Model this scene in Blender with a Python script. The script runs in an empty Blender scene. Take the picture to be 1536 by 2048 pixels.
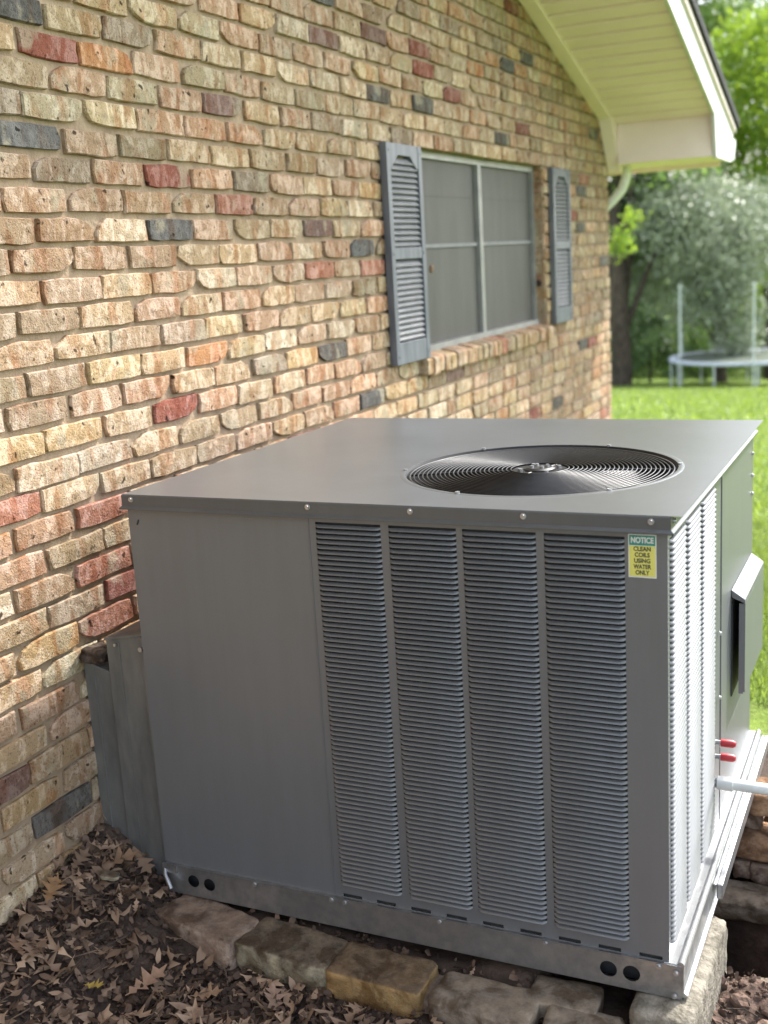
import bpy, bmesh, math, random
import numpy as np
from mathutils import Vector, Matrix
S = bpy.context.scene
COL = S.collection
rnd = random.Random(7)

# ------------------------------------------------------------ camera
cam = bpy.data.cameras.new('camera')
camo = bpy.data.objects.new('camera', cam)
COL.objects.link(camo)
S.camera = camo
CP = Vector((1.822, -2.2949, 1.5018))
cR = Vector((0.9071, 0.4169, -0.0575)); cF = Vector((-0.4190, 0.8818, -0.2158))
cR = (cR - cF * cR.dot(cF)).normalized(); cF.normalize(); cU = cR.cross(cF)
M4 = Matrix.Identity(4)
for i in range(3):
    M4[i][0] = cR[i]; M4[i][1] = cU[i]; M4[i][2] = -cF[i]; M4[i][3] = CP[i]
camo.matrix_world = M4
cam.sensor_fit = 'AUTO'; cam.sensor_width = 36.0; cam.lens = 2297.18 / 2048 * 36
cam.clip_start = 0.05; cam.clip_end = 400
cam.dof.use_dof = True; cam.dof.focus_distance = 2.55; cam.dof.aperture_fstop = 3.0

# ------------------------------------------------------------ sky, sun, exposure
SUN = Vector((0.42, 0.85, 1.0)).normalized()
w = bpy.data.worlds.new("World"); S.world = w; w.use_nodes = True
nt = w.node_tree; nt.nodes.clear()
o_ = nt.nodes.new('ShaderNodeOutputWorld'); bg = nt.nodes.new('ShaderNodeBackground')
sky = nt.nodes.new('ShaderNodeTexSky'); sky.sky_type = 'NISHITA'; sky.sun_disc = False
sky.sun_elevation = math.asin(SUN.z); sky.sun_rotation = math.atan2(SUN.x, SUN.y)
sky.air_density = 1.0; sky.dust_density = 2.5; sky.ozone_density = 1.0
bg.inputs['Strength'].default_value = 0.15
hz = nt.nodes.new('ShaderNodeHueSaturation'); hz.inputs['Saturation'].default_value = .45   # humid white summer sky
nt.links.new(sky.outputs[0], hz.inputs['Color']); nt.links.new(hz.outputs[0], bg.inputs[0]); nt.links.new(bg.outputs[0], o_.inputs[0])
sl = bpy.data.lights.new('sun', 'SUN'); sl.energy = 2.1; sl.angle = math.radians(4); sl.color = (1.0, 0.97, 0.91)
so = bpy.data.objects.new('sun', sl); COL.objects.link(so)
so.rotation_euler = (-SUN).to_track_quat('-Z', 'Y').to_euler(); so.location = (3, 3, 8)
S.view_settings.view_transform = 'Standard'; S.view_settings.look = 'None'
S.view_settings.gamma = 1.0; S.view_settings.use_curve_mapping = False
S.view_settings.exposure = 1.95

# ------------------------------------------------------------ helpers
def link(o, parent=None):
    COL.objects.link(o)
    if parent is not None: o.parent = parent
    return o
def tag(o, label=None, cat=None, group=None, kind=None):
    if label: o['label'] = label
    if cat: o['category'] = cat
    if group: o['group'] = group
    if kind: o['kind'] = kind
    return o
def empty(name, loc=(0, 0, 0), parent=None):
    o = bpy.data.objects.new(name, None); o.location = loc; o.empty_display_size = 0.1
    return link(o, parent)
class MB:
    """collects faces for ONE mesh object"""
    def __init__(s): s.v = []; s.f = []; s.m = []; s.sm = []
    def add(s, vs, fs, mi=0, smooth=False):
        b = len(s.v); s.v += [tuple(v) for v in vs]
        s.f += [tuple(i + b for i in f) for f in fs]; s.m += [mi] * len(fs); s.sm += [smooth] * len(fs)
    def box(s, x0, x1, y0, y1, z0, z1, mi=0):
        vs = [(x, y, z) for x in (x0, x1) for y in (y0, y1) for z in (z0, z1)]
        s.add(vs, [(0, 1, 3, 2), (4, 6, 7, 5), (0, 4, 5, 1), (2, 3, 7, 6), (0, 2, 6, 4), (1, 5, 7, 3)], mi)
    def prism(s, poly, axis, a, b, mi=0):
        """poly of 2D points extruded along axis (0,1,2) from a to b"""
        n = len(poly)
        def P(p, t):
            q = list(p); q.insert(axis, t); return tuple(q)
        vs = [P(p, a) for p in poly] + [P(p, b) for p in poly]
        fs = [tuple(range(n - 1, -1, -1)), tuple(range(n, 2 * n))] + [(i, (i + 1) % n, n + (i + 1) % n, n + i) for i in range(n)]
        s.add(vs, fs, mi)
    def tube(s, pts, r, n=8, mi=0, caps=True, closed=False):
        pts = [Vector(p) for p in pts]; m = len(pts)
        rs = r if isinstance(r, (list, tuple)) else [r] * m
        vs = []; up = None
        for i, p in enumerate(pts):
            if closed: t = (pts[(i + 1) % m] - pts[i - 1]).normalized()
            else: t = (pts[min(i + 1, m - 1)] - pts[max(i - 1, 0)]).normalized()
            if up is None: up = Vector((0, 0, 1)) if abs(t.z) < .9 else Vector((1, 0, 0))
            a = t.cross(up).normalized(); b = a.cross(t).normalized(); up = b
            vs += [p + (a * math.cos(2 * math.pi * k / n) + b * math.sin(2 * math.pi * k / n)) * rs[i] for k in range(n)]
        fs = []
        for i in range(m if closed else m - 1):
            j = (i + 1) % m
            fs += [(i * n + k, i * n + (k + 1) % n, j * n + (k + 1) % n, j * n + k) for k in range(n)]
        s.add(vs, fs, mi, True)
        if caps and not closed:
            s.add(vs[:n], [tuple(range(n))], mi); s.add(vs[-n:], [tuple(range(n - 1, -1, -1))], mi)
    def sheet(s, T, u0, u1, v0, v1, holes=(), circles=(), mi=0):
        """flat sheet in (u,v) with rectangular holes and round holes; T maps (u,v)->3D"""
        us = {u0, u1}; vs_ = {v0, v1}
        rects = list(holes) + [(cx - r * 1.25, cx + r * 1.25, cy - r * 1.25, cy + r * 1.25) for cx, cy, r in circles]
        for a, b, c, d in rects: us |= {a, b}; vs_ |= {c, d}
        us = sorted(us); vs_ = sorted(vs_)
        for i in range(len(us) - 1):
            for j in range(len(vs_) - 1):
                um = (us[i] + us[i + 1]) / 2; vm = (vs_[j] + vs_[j + 1]) / 2
                if any(a < um < b and c < vm < d for a, b, c, d in rects): continue
                s.add([T(us[i], vs_[j]), T(us[i + 1], vs_[j]), T(us[i + 1], vs_[j + 1]), T(us[i], vs_[j + 1])], [(0, 1, 2, 3)], mi)
        for cx, cy, r in circles:
            n = 48 if r > .1 else 24; R = r * 1.25; inn = []; out = []
            for k in range(n):
                a = 2 * math.pi * (k + .0) / n + math.pi / 4
                c, q = math.cos(a), math.sin(a); m = max(abs(c), abs(q))
                inn.append(T(cx + r * c, cy + r * q)); out.append(T(cx + R * c / m, cy + R * q / m))
            s.add(inn + out, [(k, n + k, n + (k + 1) % n, (k + 1) % n) for k in range(n)], mi)
    def build(s, name, mats, parent=None, bevel=0):
        me = bpy.data.meshes.new(name); me.from_pydata(s.v, [], s.f)
        for m in (mats if isinstance(mats, (list, tuple)) else [mats]): me.materials.append(m)
        me.polygons.foreach_set('material_index', s.m); me.polygons.foreach_set('use_smooth', s.sm)
        me.update()
        o = bpy.data.objects.new(name, me); link(o, parent)
        if bevel:
            md = o.modifiers.new('bevel', 'BEVEL'); md.width = bevel; md.segments = 2; md.limit_method = 'ANGLE'
        return o
def boxobj(name, b, mat, parent=None, bevel=0):
    m = MB(); m.box(*b); return m.build(name, mat, parent, bevel)
def npmesh(name, V, F, mats, parent=None, smooth=False, colors=None):
    me = bpy.data.meshes.new(name); nv = len(V); nf, k = F.shape
    me.vertices.add(nv); me.vertices.foreach_set('co', np.asarray(V, np.float32).ravel())
    me.loops.add(nf * k); me.loops.foreach_set('vertex_index', F.astype(np.int32).ravel())
    me.polygons.add(nf); me.polygons.foreach_set('loop_start', np.arange(0, nf * k, k, dtype=np.int32))
    me.polygons.foreach_set('use_smooth', np.full(nf, smooth))
    for m in (mats if isinstance(mats, (list, tuple)) else [mats]): me.materials.append(m)
    if colors is not None:
        a = me.color_attributes.new('bcol', 'FLOAT_COLOR', 'POINT'); a.data.foreach_set('color', np.asarray(colors, np.float32).ravel())
    me.update(calc_edges=True); me.validate()
    o = bpy.data.objects.new(name, me); return link(o, parent)

# ------------------------------------------------------------ materials
def newmat(name):
    m = bpy.data.materials.new(name); m.use_nodes = True; t = m.node_tree
    return m, t, t.nodes['Principled BSDF']
def N(t, typ, **k):
    n = t.nodes.new(typ)
    for a, b in k.items():
        if a[0] == '_': n.inputs[a[1:].replace('_', ' ')].default_value = b
        else: setattr(n, a, b)
    return n
def ramp(t, stops):
    r = t.nodes.new('ShaderNodeValToRGB'); e = r.color_ramp.elements
    while len(e) < len(stops): e.new(.5)
    for k, (p, c) in zip(e, stops): k.position = p; k.color = (*c, 1) if len(c) == 3 else c
    return r
def noise(t, scale, detail=3, rough=.55, coord=None, vec=None, dist=0):
    n = N(t, 'ShaderNodeTexNoise'); n.inputs['Scale'].default_value = scale; n.inputs['Detail'].default_value = detail
    n.inputs['Roughness'].default_value = rough; n.inputs['Distortion'].default_value = dist
    if vec is not None: t.links.new(vec, n.inputs['Vector'])
    return n
def geo(t, scale=(1, 1, 1)):
    g = t.nodes.new('ShaderNodeNewGeometry'); m = t.nodes.new('ShaderNodeMapping'); m.inputs['Scale'].default_value = scale
    t.links.new(g.outputs['Position'], m.inputs['Vector']); return m.outputs[0]
def mix(t, fac, a, b, mode='MIX'):
    n = t.nodes.new('ShaderNodeMix'); n.data_type = 'RGBA'; n.blend_type = mode
    for i, v in ((0, fac), (6, a), (7, b)):
        if hasattr(v, 'is_linked') or hasattr(v, 'links'): t.links.new(v, n.inputs[i])
        else: n.inputs[i].default_value = (*v, 1) if isinstance(v, tuple) and len(v) == 3 else v
    return n.outputs[2]
def bump(t, h, strength=.3, dist=.005, p=None):
    b = N(t, 'ShaderNodeBump'); b.inputs['Strength'].default_value = strength; b.inputs['Distance'].default_value = dist
    t.links.new(h, b.inputs['Height'])
    if p: t.links.new(b.outputs[0], p.inputs['Normal'])
    return b.outputs[0]
def varied(name, c1, c2, scale=8, rough=.6, bs=.2, bd=.003, bscale=60, metallic=0, spec=.5, stretch=(1, 1, 1), lo=.35, hi=.65, r2=None, detail=4):
    m, t, p = newmat(name); v = geo(t, stretch)
    n = noise(t, scale, detail, .6, vec=v); r = ramp(t, [(lo, c1), (hi, c2)])
    t.links.new(n.outputs[0], r.inputs[0]); t.links.new(r.outputs[0], p.inputs['Base Color'])
    p.inputs['Roughness'].default_value = rough; p.inputs['Metallic'].default_value = metallic
    p.inputs['Specular IOR Level'].default_value = spec
    if r2 is not None:
        q = ramp(t, [(lo, (rough,) * 3), (hi, (r2,) * 3)]); t.links.new(n.outputs[0], q.inputs[0]); t.links.new(q.outputs[0], p.inputs['Roughness'])
    if bs:
        n2 = noise(t, bscale, 4, .6, vec=geo(t)); bump(t, n2.outputs[0], bs, bd, p)
    return m
def brick_mat(name, use_attr):
    m, t, p = newmat(name)
    if use_attr: c = N(t, 'ShaderNodeVertexColor', layer_name='bcol').outputs[0]
    else: c = t.nodes.new('ShaderNodeObjectInfo').outputs['Color']
    v = geo(t); vs = geo(t, (1, 1, .55))
    # fired patches: paler, then darker / redder vertical bands
    n1 = noise(t, 24, 4, .65, vec=vs, dist=.8); r1 = ramp(t, [(.48, (0, 0, 0)), (.56, (1, 1, 1))]); t.links.new(n1.outputs[0], r1.inputs[0])
    hs = N(t, 'ShaderNodeHueSaturation'); hs.inputs['Saturation'].default_value = .78; hs.inputs['Value'].default_value = 1.42; t.links.new(c, hs.inputs['Color'])
    a = mix(t, r1.outputs[0], c, hs.outputs[0])
    n2 = noise(t, 11, 2, .5, vec=geo(t, (1, 1.6, .5))); r2 = ramp(t, [(.53, (0, 0, 0)), (.62, (.85, .85, .85))]); t.links.new(n2.outputs[0], r2.inputs[0])
    a = mix(t, r2.outputs[0], a, mix(t, 1.0, a, (.78, .60, .49), 'MULTIPLY'))
    n2b = noise(t, 9, 3, .6, vec=geo(t, (1, 1, .7))); r2b = ramp(t, [(.58, (0, 0, 0)), (.64, (.6, .6, .6))]); t.links.new(n2b.outputs[0], r2b.inputs[0])
    a = mix(t, r2b.outputs[0], a, (.33, .29, .21))
    # pits, pores and lime smears
    n3 = noise(t, 190, 3, .7, vec=v); r3 = ramp(t, [(.31, (.32, .28, .25)), (.42, (1, 1, 1))]); t.links.new(n3.outputs[0], r3.inputs[0])
    a = mix(t, 1.0, a, r3.outputs[0], 'MULTIPLY')
    n6 = noise(t, 38, 2, .5, vec=v); r6 = ramp(t, [(.27, (.16, .14, .12)), (.33, (1, 1, 1))]); t.links.new(n6.outputs[0], r6.inputs[0]); a = mix(t, 1.0, a, r6.outputs[0], 'MULTIPLY')
    n5 = noise(t, 55, 4, .7, vec=v); r5 = ramp(t, [(.3, (.55, .5, .46)), (.46, (1, 1, 1)), (.7, (1.12, 1.1, 1.05))]); t.links.new(n5.outputs[0], r5.inputs[0])
    a = mix(t, .85, a, r5.outputs[0], 'MULTIPLY')
    t.links.new(a, p.inputs['Base Color']); p.inputs['Roughness'].default_value = .92; p.inputs['Specular IOR Level'].default_value = .2
    h = N(t, 'ShaderNodeMath', operation='ADD'); t.links.new(n3.outputs[0], h.inputs[0])
    n4 = noise(t, 60, 5, .65, vec=v); t.links.new(n4.outputs[0], h.inputs[1]); bump(t, h.outputs[0], .75, .005, p)
    return m
MAT = {}
MAT['brick'] = brick_mat('old brick', False); MAT['brick_far'] = brick_mat('old brick far', True)
MAT['mortar'] = varied('mortar', (.27, .20, .14), (.37, .285, .20), 14, .95, .8, .006, 70, spec=.1)
def paint(name, c, rough=.33, spec=.5, dirt=.12):
    m, t, p = newmat(name); v = geo(t)
    n = noise(t, 3.5, 4, .6, vec=v); r = ramp(t, [(.3, tuple(x * (1 - dirt) for x in c)), (.7, tuple(x * (1 + dirt * .6) for x in c))])
    t.links.new(n.outputs[0], r.inputs[0]); t.links.new(r.outputs[0], p.inputs['Base Color'])
    q = ramp(t, [(.2, (rough * .94,) * 3), (.8, (rough * 1.08,) * 3)]); t.links.new(noise(t, 2.5, 2, vec=v).outputs[0], q.inputs[0])
    t.links.new(q.outputs[0], p.inputs['Roughness']); p.inputs['Specular IOR Level'].default_value = spec
    # rain streaks and settled dust
    n3 = noise(t, 9, 4, .6, vec=geo(t, (4, 4, .35))); r3 = ramp(t, [(.35, (.97, .965, .955)), (.62, (1.03, 1.03, 1.03))]); t.links.new(n3.outputs[0], r3.inputs[0])
    n4 = noise(t, 320, 2, .5, vec=v); r4 = ramp(t, [(.20, (1.35, 1.3, 1.2)), (.26, (1, 1, 1))]); t.links.new(n4.outputs[0], r4.inputs[0])
    t.links.new(mix(t, 1.0, mix(t, 1.0, r.outputs[0], r3.outputs[0], 'MULTIPLY'), r4.outputs[0], 'MULTIPLY'), p.inputs['Base Color'])
    return m
MAT['unit'] = paint('grey baked enamel', (.124, .131, .141), .33, .8, .03)
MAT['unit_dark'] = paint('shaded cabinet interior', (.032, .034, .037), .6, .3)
MAT['lid'] = paint('cabinet enamel darkened for sunlit lid', (.084, .088, .093), .30, .6, .10)  # cabinet enamel again, its colour lowered to offset sun on the top
MAT['galv'] = varied('galvanised steel', (.30, .31, .32), (.46, .47, .48), 35, .42, .1, .002, 90, metallic=.85, r2=.3)
MAT['galv_old'] = varied('weathered galvanised duct', (.115, .12, .122), (.24, .243, .238), 8, .55, .15, .004, 30, metallic=.45, stretch=(2, 2, .6), lo=.25, hi=.75)
MAT['wire'] = varied('black guard wire', (.010, .010, .012), (.018, .018, .020), 30, .36, 0, spec=.5)
MAT['screw'] = varied('zinc screw', (.4, .41, .42), (.55, .56, .57), 60, .35, 0, metallic=.8)
MAT['blade'] = varied('fan blade metal', (.008, .008, .009), (.018, .018, .02), 12, .35, 0)
MAT['throat'] = varied('dark fan throat', (.010, .010, .011), (.02, .02, .021), 9, .5, 0, spec=.3)
MAT['white'] = varied('white vinyl', (.50, .51, .50), (.58, .59, .58), 4, .4, 0)
MAT['cream'] = varied('cream vinyl soffit', (.84, .70, .70), (.90, .76, .76), 3, .5, 0)
MAT['pvc'] = varied('white pvc pipe', (.62, .64, .62), (.76, .77, .74), 14, .35, 0)
MAT['shingle'] = varied('dark shingle', (.025, .026, .028), (.06, .06, .062), 60, .9, .6, .004, 120, spec=.2)
MAT['shutter'] = varied('faded slate shutter plastic', (.075, .084, .105), (.155, .165, .195), 9, .45, .05, .001, 80, stretch=(3, 3, .5), lo=.3, hi=.7)
MAT['slat'] = varied('faded shutter louvre', (.13, .135, .145), (.19, .19, .20), 12, .55, 0)
MAT['alu'] = varied('mill aluminium window frame', (.26, .26, .255), (.35, .35, .34), 10, .45, 0, metallic=.35)
MAT['concrete'] = varied('concrete block', (.12, .108, .085), (.27, .245, .20), 30, .95, 1.0, .008, 70, spec=.15)
MAT['red_cap'] = varied('red plastic', (.33, .015, .02), (.42, .02, .03), 30, .4, 0)
MAT['trampoline_pad'] = varied('pale blue pad', (.36, .39, .46), (.48, .52, .60), 5, .5, 0)
MAT['steel'] = varied('tube steel', (.50, .54, .57), (.62, .65, .68), 6, .45, 0, metallic=.1)
MAT['mesh_mat'] = varied('grey green trampoline mat', (.045, .065, .04), (.07, .09, .06), 10, .8, 0)
MAT['bark'] = varied('bark', (.035, .028, .022), (.10, .08, .062), 6, .95, .9, .03, 14, stretch=(3, 3, .6), spec=.15)
MAT['green_label'] = varied('label green', (.03, .22, .19), (.035, .24, .21), 20, .4, 0)
MAT['yellow_label'] = varied('label yellow', (.60, .57, .13), (.66, .63, .16), 20, .4, 0)
MAT['label_white'] = varied('label white', (.6, .62, .6), (.66, .66, .64), 20, .4, 0)
MAT['ink'] = varied('label ink', (.03, .035, .03), (.05, .05, .05), 20, .5, 0)
def glassmat():
    m, t, p = newmat('insect screen over glass'); v = geo(t)
    # grey insect screen with slightly dirty uneven weave in front of dark glass and curtain
    n = noise(t, 3.0, 4, .6, vec=geo(t, (1, 3, .6))); r = ramp(t, [(.3, (.060, .058, .053)), (.7, (.088, .085, .078))])
    t.links.new(n.outputs[0], r.inputs[0]); t.links.new(r.outputs[0], p.inputs['Base Color'])
    p.inputs['Roughness'].default_value = .55; p.inputs['Specular IOR Level'].default_value = .35
    n2 = noise(t, 900, 1, .5, vec=v); bump(t, n2.outputs[0], .3, .0006, p); return m
MAT['screen'] = glassmat()
def leafmat(name, c1, c2, trans=.35, rough=.45, spec=.4):
    m, t, p = newmat(name); g = t.nodes.new('ShaderNodeNewGeometry')
    r = ramp(t, [(0, c1), (1, c2)]); t.links.new(g.outputs['Random Per Island'], r.inputs[0])
    t.links.new(r.outputs[0], p.inputs['Base Color']); p.inputs['Roughness'].default_value = rough; p.inputs['Specular IOR Level'].default_value = spec
    if trans:
        tr = N(t, 'ShaderNodeBsdfTranslucent'); hs = N(t, 'ShaderNodeHueSaturation'); hs.inputs['Saturation'].default_value = 1.1; hs.inputs['Value'].default_value = 1.5; hs.inputs['Hue'].default_value = .485
        t.links.new(r.outputs[0], hs.inputs['Color']); t.links.new(hs.outputs[0], tr.inputs[0])
        mx = t.nodes.new('ShaderNodeMixShader'); mx.inputs[0].default_value = trans
        t.links.new(p.outputs[0], mx.inputs[1]); t.links.new(tr.outputs[0], mx.inputs[2])
        t.links.new(mx.outputs[0], t.nodes['Material Output'].inputs[0])
    return m
MAT['leaf_grey'] = leafmat('glossy grey green leaves', (.16, .20, .13), (.32, .37, .26), .25, .35, .8)
MAT['leaf_bright'] = leafmat('bright green leaves', (.12, .22, .03), (.26, .36, .06), .5)
MAT['leaf_mid'] = leafmat('mid green leaves', (.08, .15, .045), (.20, .30, .095), .45)
MAT['leaf_dark'] = leafmat('dark green leaves', (.045, .09, .04), (.13, .20, .08), .35)
MAT['grass_blade'] = leafmat('grass blades', (.125, .195, .04), (.25, .335, .085), .4, .5, .3)
MAT['oak_leaf'] = leafmat('dry oak leaves', (.09, .058, .042), (.44, .31, .215), .1, .8, .2)
MAT['twig'] = varied('dead twig', (.05, .035, .025), (.17, .12, .085), 20, .9, 0)
MAT['mulch'] = leafmat('rotting litter and mulch', (.024, .017, .014), (.16, .11, .082), 0, .9, .15)
# ------------------------------------------------------------ ground
def sstep(a, b, x):
    t = np.clip((x - a) / (b - a), 0, 1); return t * t * (3 - 2 * t)
rs = np.random.RandomState(3)
_ph = rs.rand(40, 4)
def lumps(x, y, f0=6.0, octs=5, seed=0):
    z = np.zeros_like(x); amp = 1.0; f = f0
    for o in range(octs):
        for k in range(3):
            p = _ph[(seed + o * 3 + k) % 40]; a = p[0] * 6.283
            z += amp * np.sin((x * math.cos(a) + y * math.sin(a)) * f + p[1] * 6.28 + 1.7 * np.sin((x * math.sin(a) - y * math.cos(a)) * f * .6 + p[2] * 6.28)) / 3
        amp *= .55; f *= 2.03
    return z
def gheight(x, y, fine=True):
    x = np.asarray(x, float); y = np.asarray(y, float)
    z = -.095 * 1.0 * np.maximum(y - 3, 0)
    z = z + np.maximum(y - 43, 0) * .13                                  # bank rising behind the lawn
    z = np.where(y > 60, z - np.maximum(y - 60, 0) * .035, z)
    soil = (1 - sstep(1.0, 1.5, y)) * (1 - sstep(2.6, 3.4, x)) * sstep(-2.6, -1.8, y) * sstep(-.4, -.1, x)
    z = z - .05 * soil * (1 - sstep(-.1, .6, y) * .4)
    z = z + .055 * sstep(.15, .3, x) * (1 - sstep(1.12, 1.2, x)) * sstep(-.30, -.24, y) * (1 - sstep(.8, 1.1, y))
    bank = np.clip(.205 + (y + .22) * .20, .05, .25) * (1 - sstep(.02, .30, x)) * (1 - sstep(.2, .9, y)) * sstep(-.5, -.1, x)
    z = z + bank
    z = z + .05 * sstep(.12, .2, x) * (1 - sstep(.24, .5, x)) * (1 - sstep(-.34, -.22, y)) * sstep(-.7, -.3, y)
    hole = sstep(1.36, 1.40, x) * (1 - sstep(1.60, 1.68, x)) * sstep(.06, .11, y)
    z = z - .42 * hole * (1 - sstep(.49, .515, y)) - .17 * hole * sstep(.49, .515, y) * (1 - sstep(.74, .80, y))
    z = z - .07 * sstep(1.40, 1.5, x) * (1 - sstep(.0, .3, y)) * (1 - sstep(2.2, 2.6, x)) * sstep(-2.2, -1.5, y)
    if fine:
        z = z + soil * .010 * lumps(x, y, 14, 5)
        rt = soil * sstep(1.46, 1.56, x); z = z + rt * (.016 * np.abs(lumps(x, y, 30, 4, 9)) + .02 * lumps(x, y, 9, 3, 3))
    z = z + .02 * (1 - soil) * lumps(x, y, 1.1, 2, 20) * sstep(1, 5, y)
    return z
def axis(segs):
    out = []
    for a, b, st in segs: out += list(np.arange(a, b, st))
    return np.array(out + [segs[-1][1]])
gx = axis([(-120, -10, 10), (-10, -.4, .6), (-.4, 2.6, .014), (2.6, 8, .3), (8, 120, 8)])
gy = axis([(-80, -8, 8), (-8, -1.4, .4), (-1.4, 1.6, .014), (1.6, 12, .25), (12, 60, 1.5), (60, 260, 20)])
GX, GY = np.meshgrid(gx, gy, indexing='ij')
GZ = gheight(GX, GY)
V = np.stack([GX, GY, GZ], -1).reshape(-1, 3); ny = len(gy); nx = len(gx)
I, J = np.meshgrid(np.arange(nx - 1), np.arange(ny - 1), indexing='ij'); a = (I * ny + J).ravel()
F = np.stack([a, a + ny, a + ny + 1, a + 1], -1)
m, t, p = newmat('garden ground'); v = geo(t)
g = t.nodes.new('ShaderNodeNewGeometry'); sx = N(t, 'ShaderNodeSeparateXYZ'); t.links.new(g.outputs['Position'], sx.inputs[0])
def mr(src, a, b):
    n = N(t, 'ShaderNodeMapRange', interpolation_type='SMOOTHSTEP'); n.inputs[1].default_value = a; n.inputs[2].default_value = b
    t.links.new(src, n.inputs[0]); return n.outputs[0]
def mth(op, a, b):
    n = N(t, 'ShaderNodeMath', operation=op)
    for i, q in enumerate((a, b)):
        if isinstance(q, (int, float)): n.inputs[i].default_value = q
        else: t.links.new(q, n.inputs[i])
    return n.outputs[0]
nz = noise(t, 2.6, 5, .7, vec=v)
yy = mth('ADD', sx.outputs[1], mth('MULTIPLY', mth('SUBTRACT', nz.outputs[0], .5), 1.2))
xx = mth('ADD', sx.outputs[0], mth('MULTIPLY', mth('SUBTRACT', nz.outputs[0], .5), 1.2))
lawn = mth('MAXIMUM', mr(yy, 1.15, 1.5), mr(xx, 2.5, 2.9))
n1 = noise(t, 5, 5, .65, vec=v); soilc = ramp(t, [(.3, (.034, .025, .021)), (.55, (.075, .055, .044)), (.75, (.14, .10, .08))]); t.links.new(n1.outputs[0], soilc.inputs[0])
n1b = noise(t, 22, 5, .7, vec=v); clay = ramp(t, [(.3, (.05, .034, .028)), (.5, (.13, .085, .065)), (.7, (.27, .185, .14))]); t.links.new(n1b.outputs[0], clay.inputs[0])
clf = mth('MULTIPLY', mr(sx.outputs[0], 1.42, 1.56), mr(nz.outputs[0], .3, .5))
soil = mix(t, clf, soilc.outputs[0], clay.outputs[0])
n2 = noise(t, .35, 4, .6, vec=v); gr = ramp(t, [(.3, (.145, .22, .04)), (.7, (.215, .30, .065))]); t.links.new(n2.outputs[0], gr.inputs[0])
n3 = noise(t, 30, 3, .7, vec=v); g3 = ramp(t, [(.3, (.6, .65, .5)), (.7, (1.15, 1.1, 1.0))]); t.links.new(n3.outputs[0], g3.inputs[0])
grass = mix(t, 1.0, gr.outputs[0], g3.outputs[0], 'MULTIPLY')
t.links.new(mix(t, lawn, soil, grass), p.inputs['Base Color']); p.inputs['Roughness'].default_value = .9; p.inputs['Specular IOR Level'].default_value = .2
bump(t, noise(t, 60, 6, .7, vec=v).outputs[0], .9, .012, p)
ground = npmesh('ground', V, F, m, smooth=True); tag(ground, kind='structure')
def gz(x, y): return float(gheight(np.array([x]), np.array([y]))[0])

# ------------------------------------------------------------ the brick house
C = .0677; ZT = 2.05
Y0, Y1, Z0, Z1 = 2.02, 3.70, 1.104, 1.922           # window opening
WEND, WSTART, RIDGE = 5.09, -4.9, .09
SL = .292
def zr(y): return 2.235 - SL * (y - 4.851) if y >= RIDGE else 2.235 - SL * (2 * RIDGE - y - 4.851)
house = empty('brick_house', (0, WEND, 0))
tag(house, 'brick house gable end in mottled cream, pink and red old brick with a shuttered window', 'house')
def H(o, parent=house):
    o.parent = parent; o.matrix_parent_inverse = Matrix.Translation(-Vector(house.location)) if parent is house else Matrix.Identity(4)
    return o
mb = MB(); XM = -.0095; XB = -.22
def wq(y0, y1, z0, z1f0, z1f1):   # wall slab piece
    mb.prism([(y0, z0), (y1, z0), (y1, z1f1), (y0, z1f0)], 0, XB, XM)
wq(WSTART, RIDGE, -.5, zr(WSTART) + .25, zr(RIDGE) + .25); wq(RIDGE, Y0, -.5, zr(RIDGE) + .25, zr(Y0) + .25)
wq(Y0, Y1, Z1 + .0, zr(Y0) + .25, zr(Y1) + .25); wq(Y0, Y1, -.5, Z0 - .07, Z0 - .07); wq(Y1, WEND, -3, zr(Y1) + .2, zr(WEND) + .2)
mb.box(-9, XB, WEND - .25, WEND - .012, -3, 2.4); mb.box(-9, XB, WSTART, WSTART + .2, -.5, 2.4)
wall = mb.build('wall', MAT['mortar'], None); H(wall)
PAL = {'y': (.47, .355, .215), 'Y': (.50, .37, .17), 'g': (.46, .39, .24), 'G': (.54, .49, .33), 'w': (.56, .47, .36), 't': (.38, .275, .185), 'p': (.47, .325, .235),
       's': (.49, .29, .19), 'r': (.28, .085, .065), 'R': (.42, .17, .11), 'o': (.46, .23, .09), 'b': (.33, .215, .14), 'v': (.24, .145, .14), 'k': (.105, .098, .092),
       'm': (.26, .215, .175), 'l': (.29, .235, .14)}
KNOWN = {}
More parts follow.
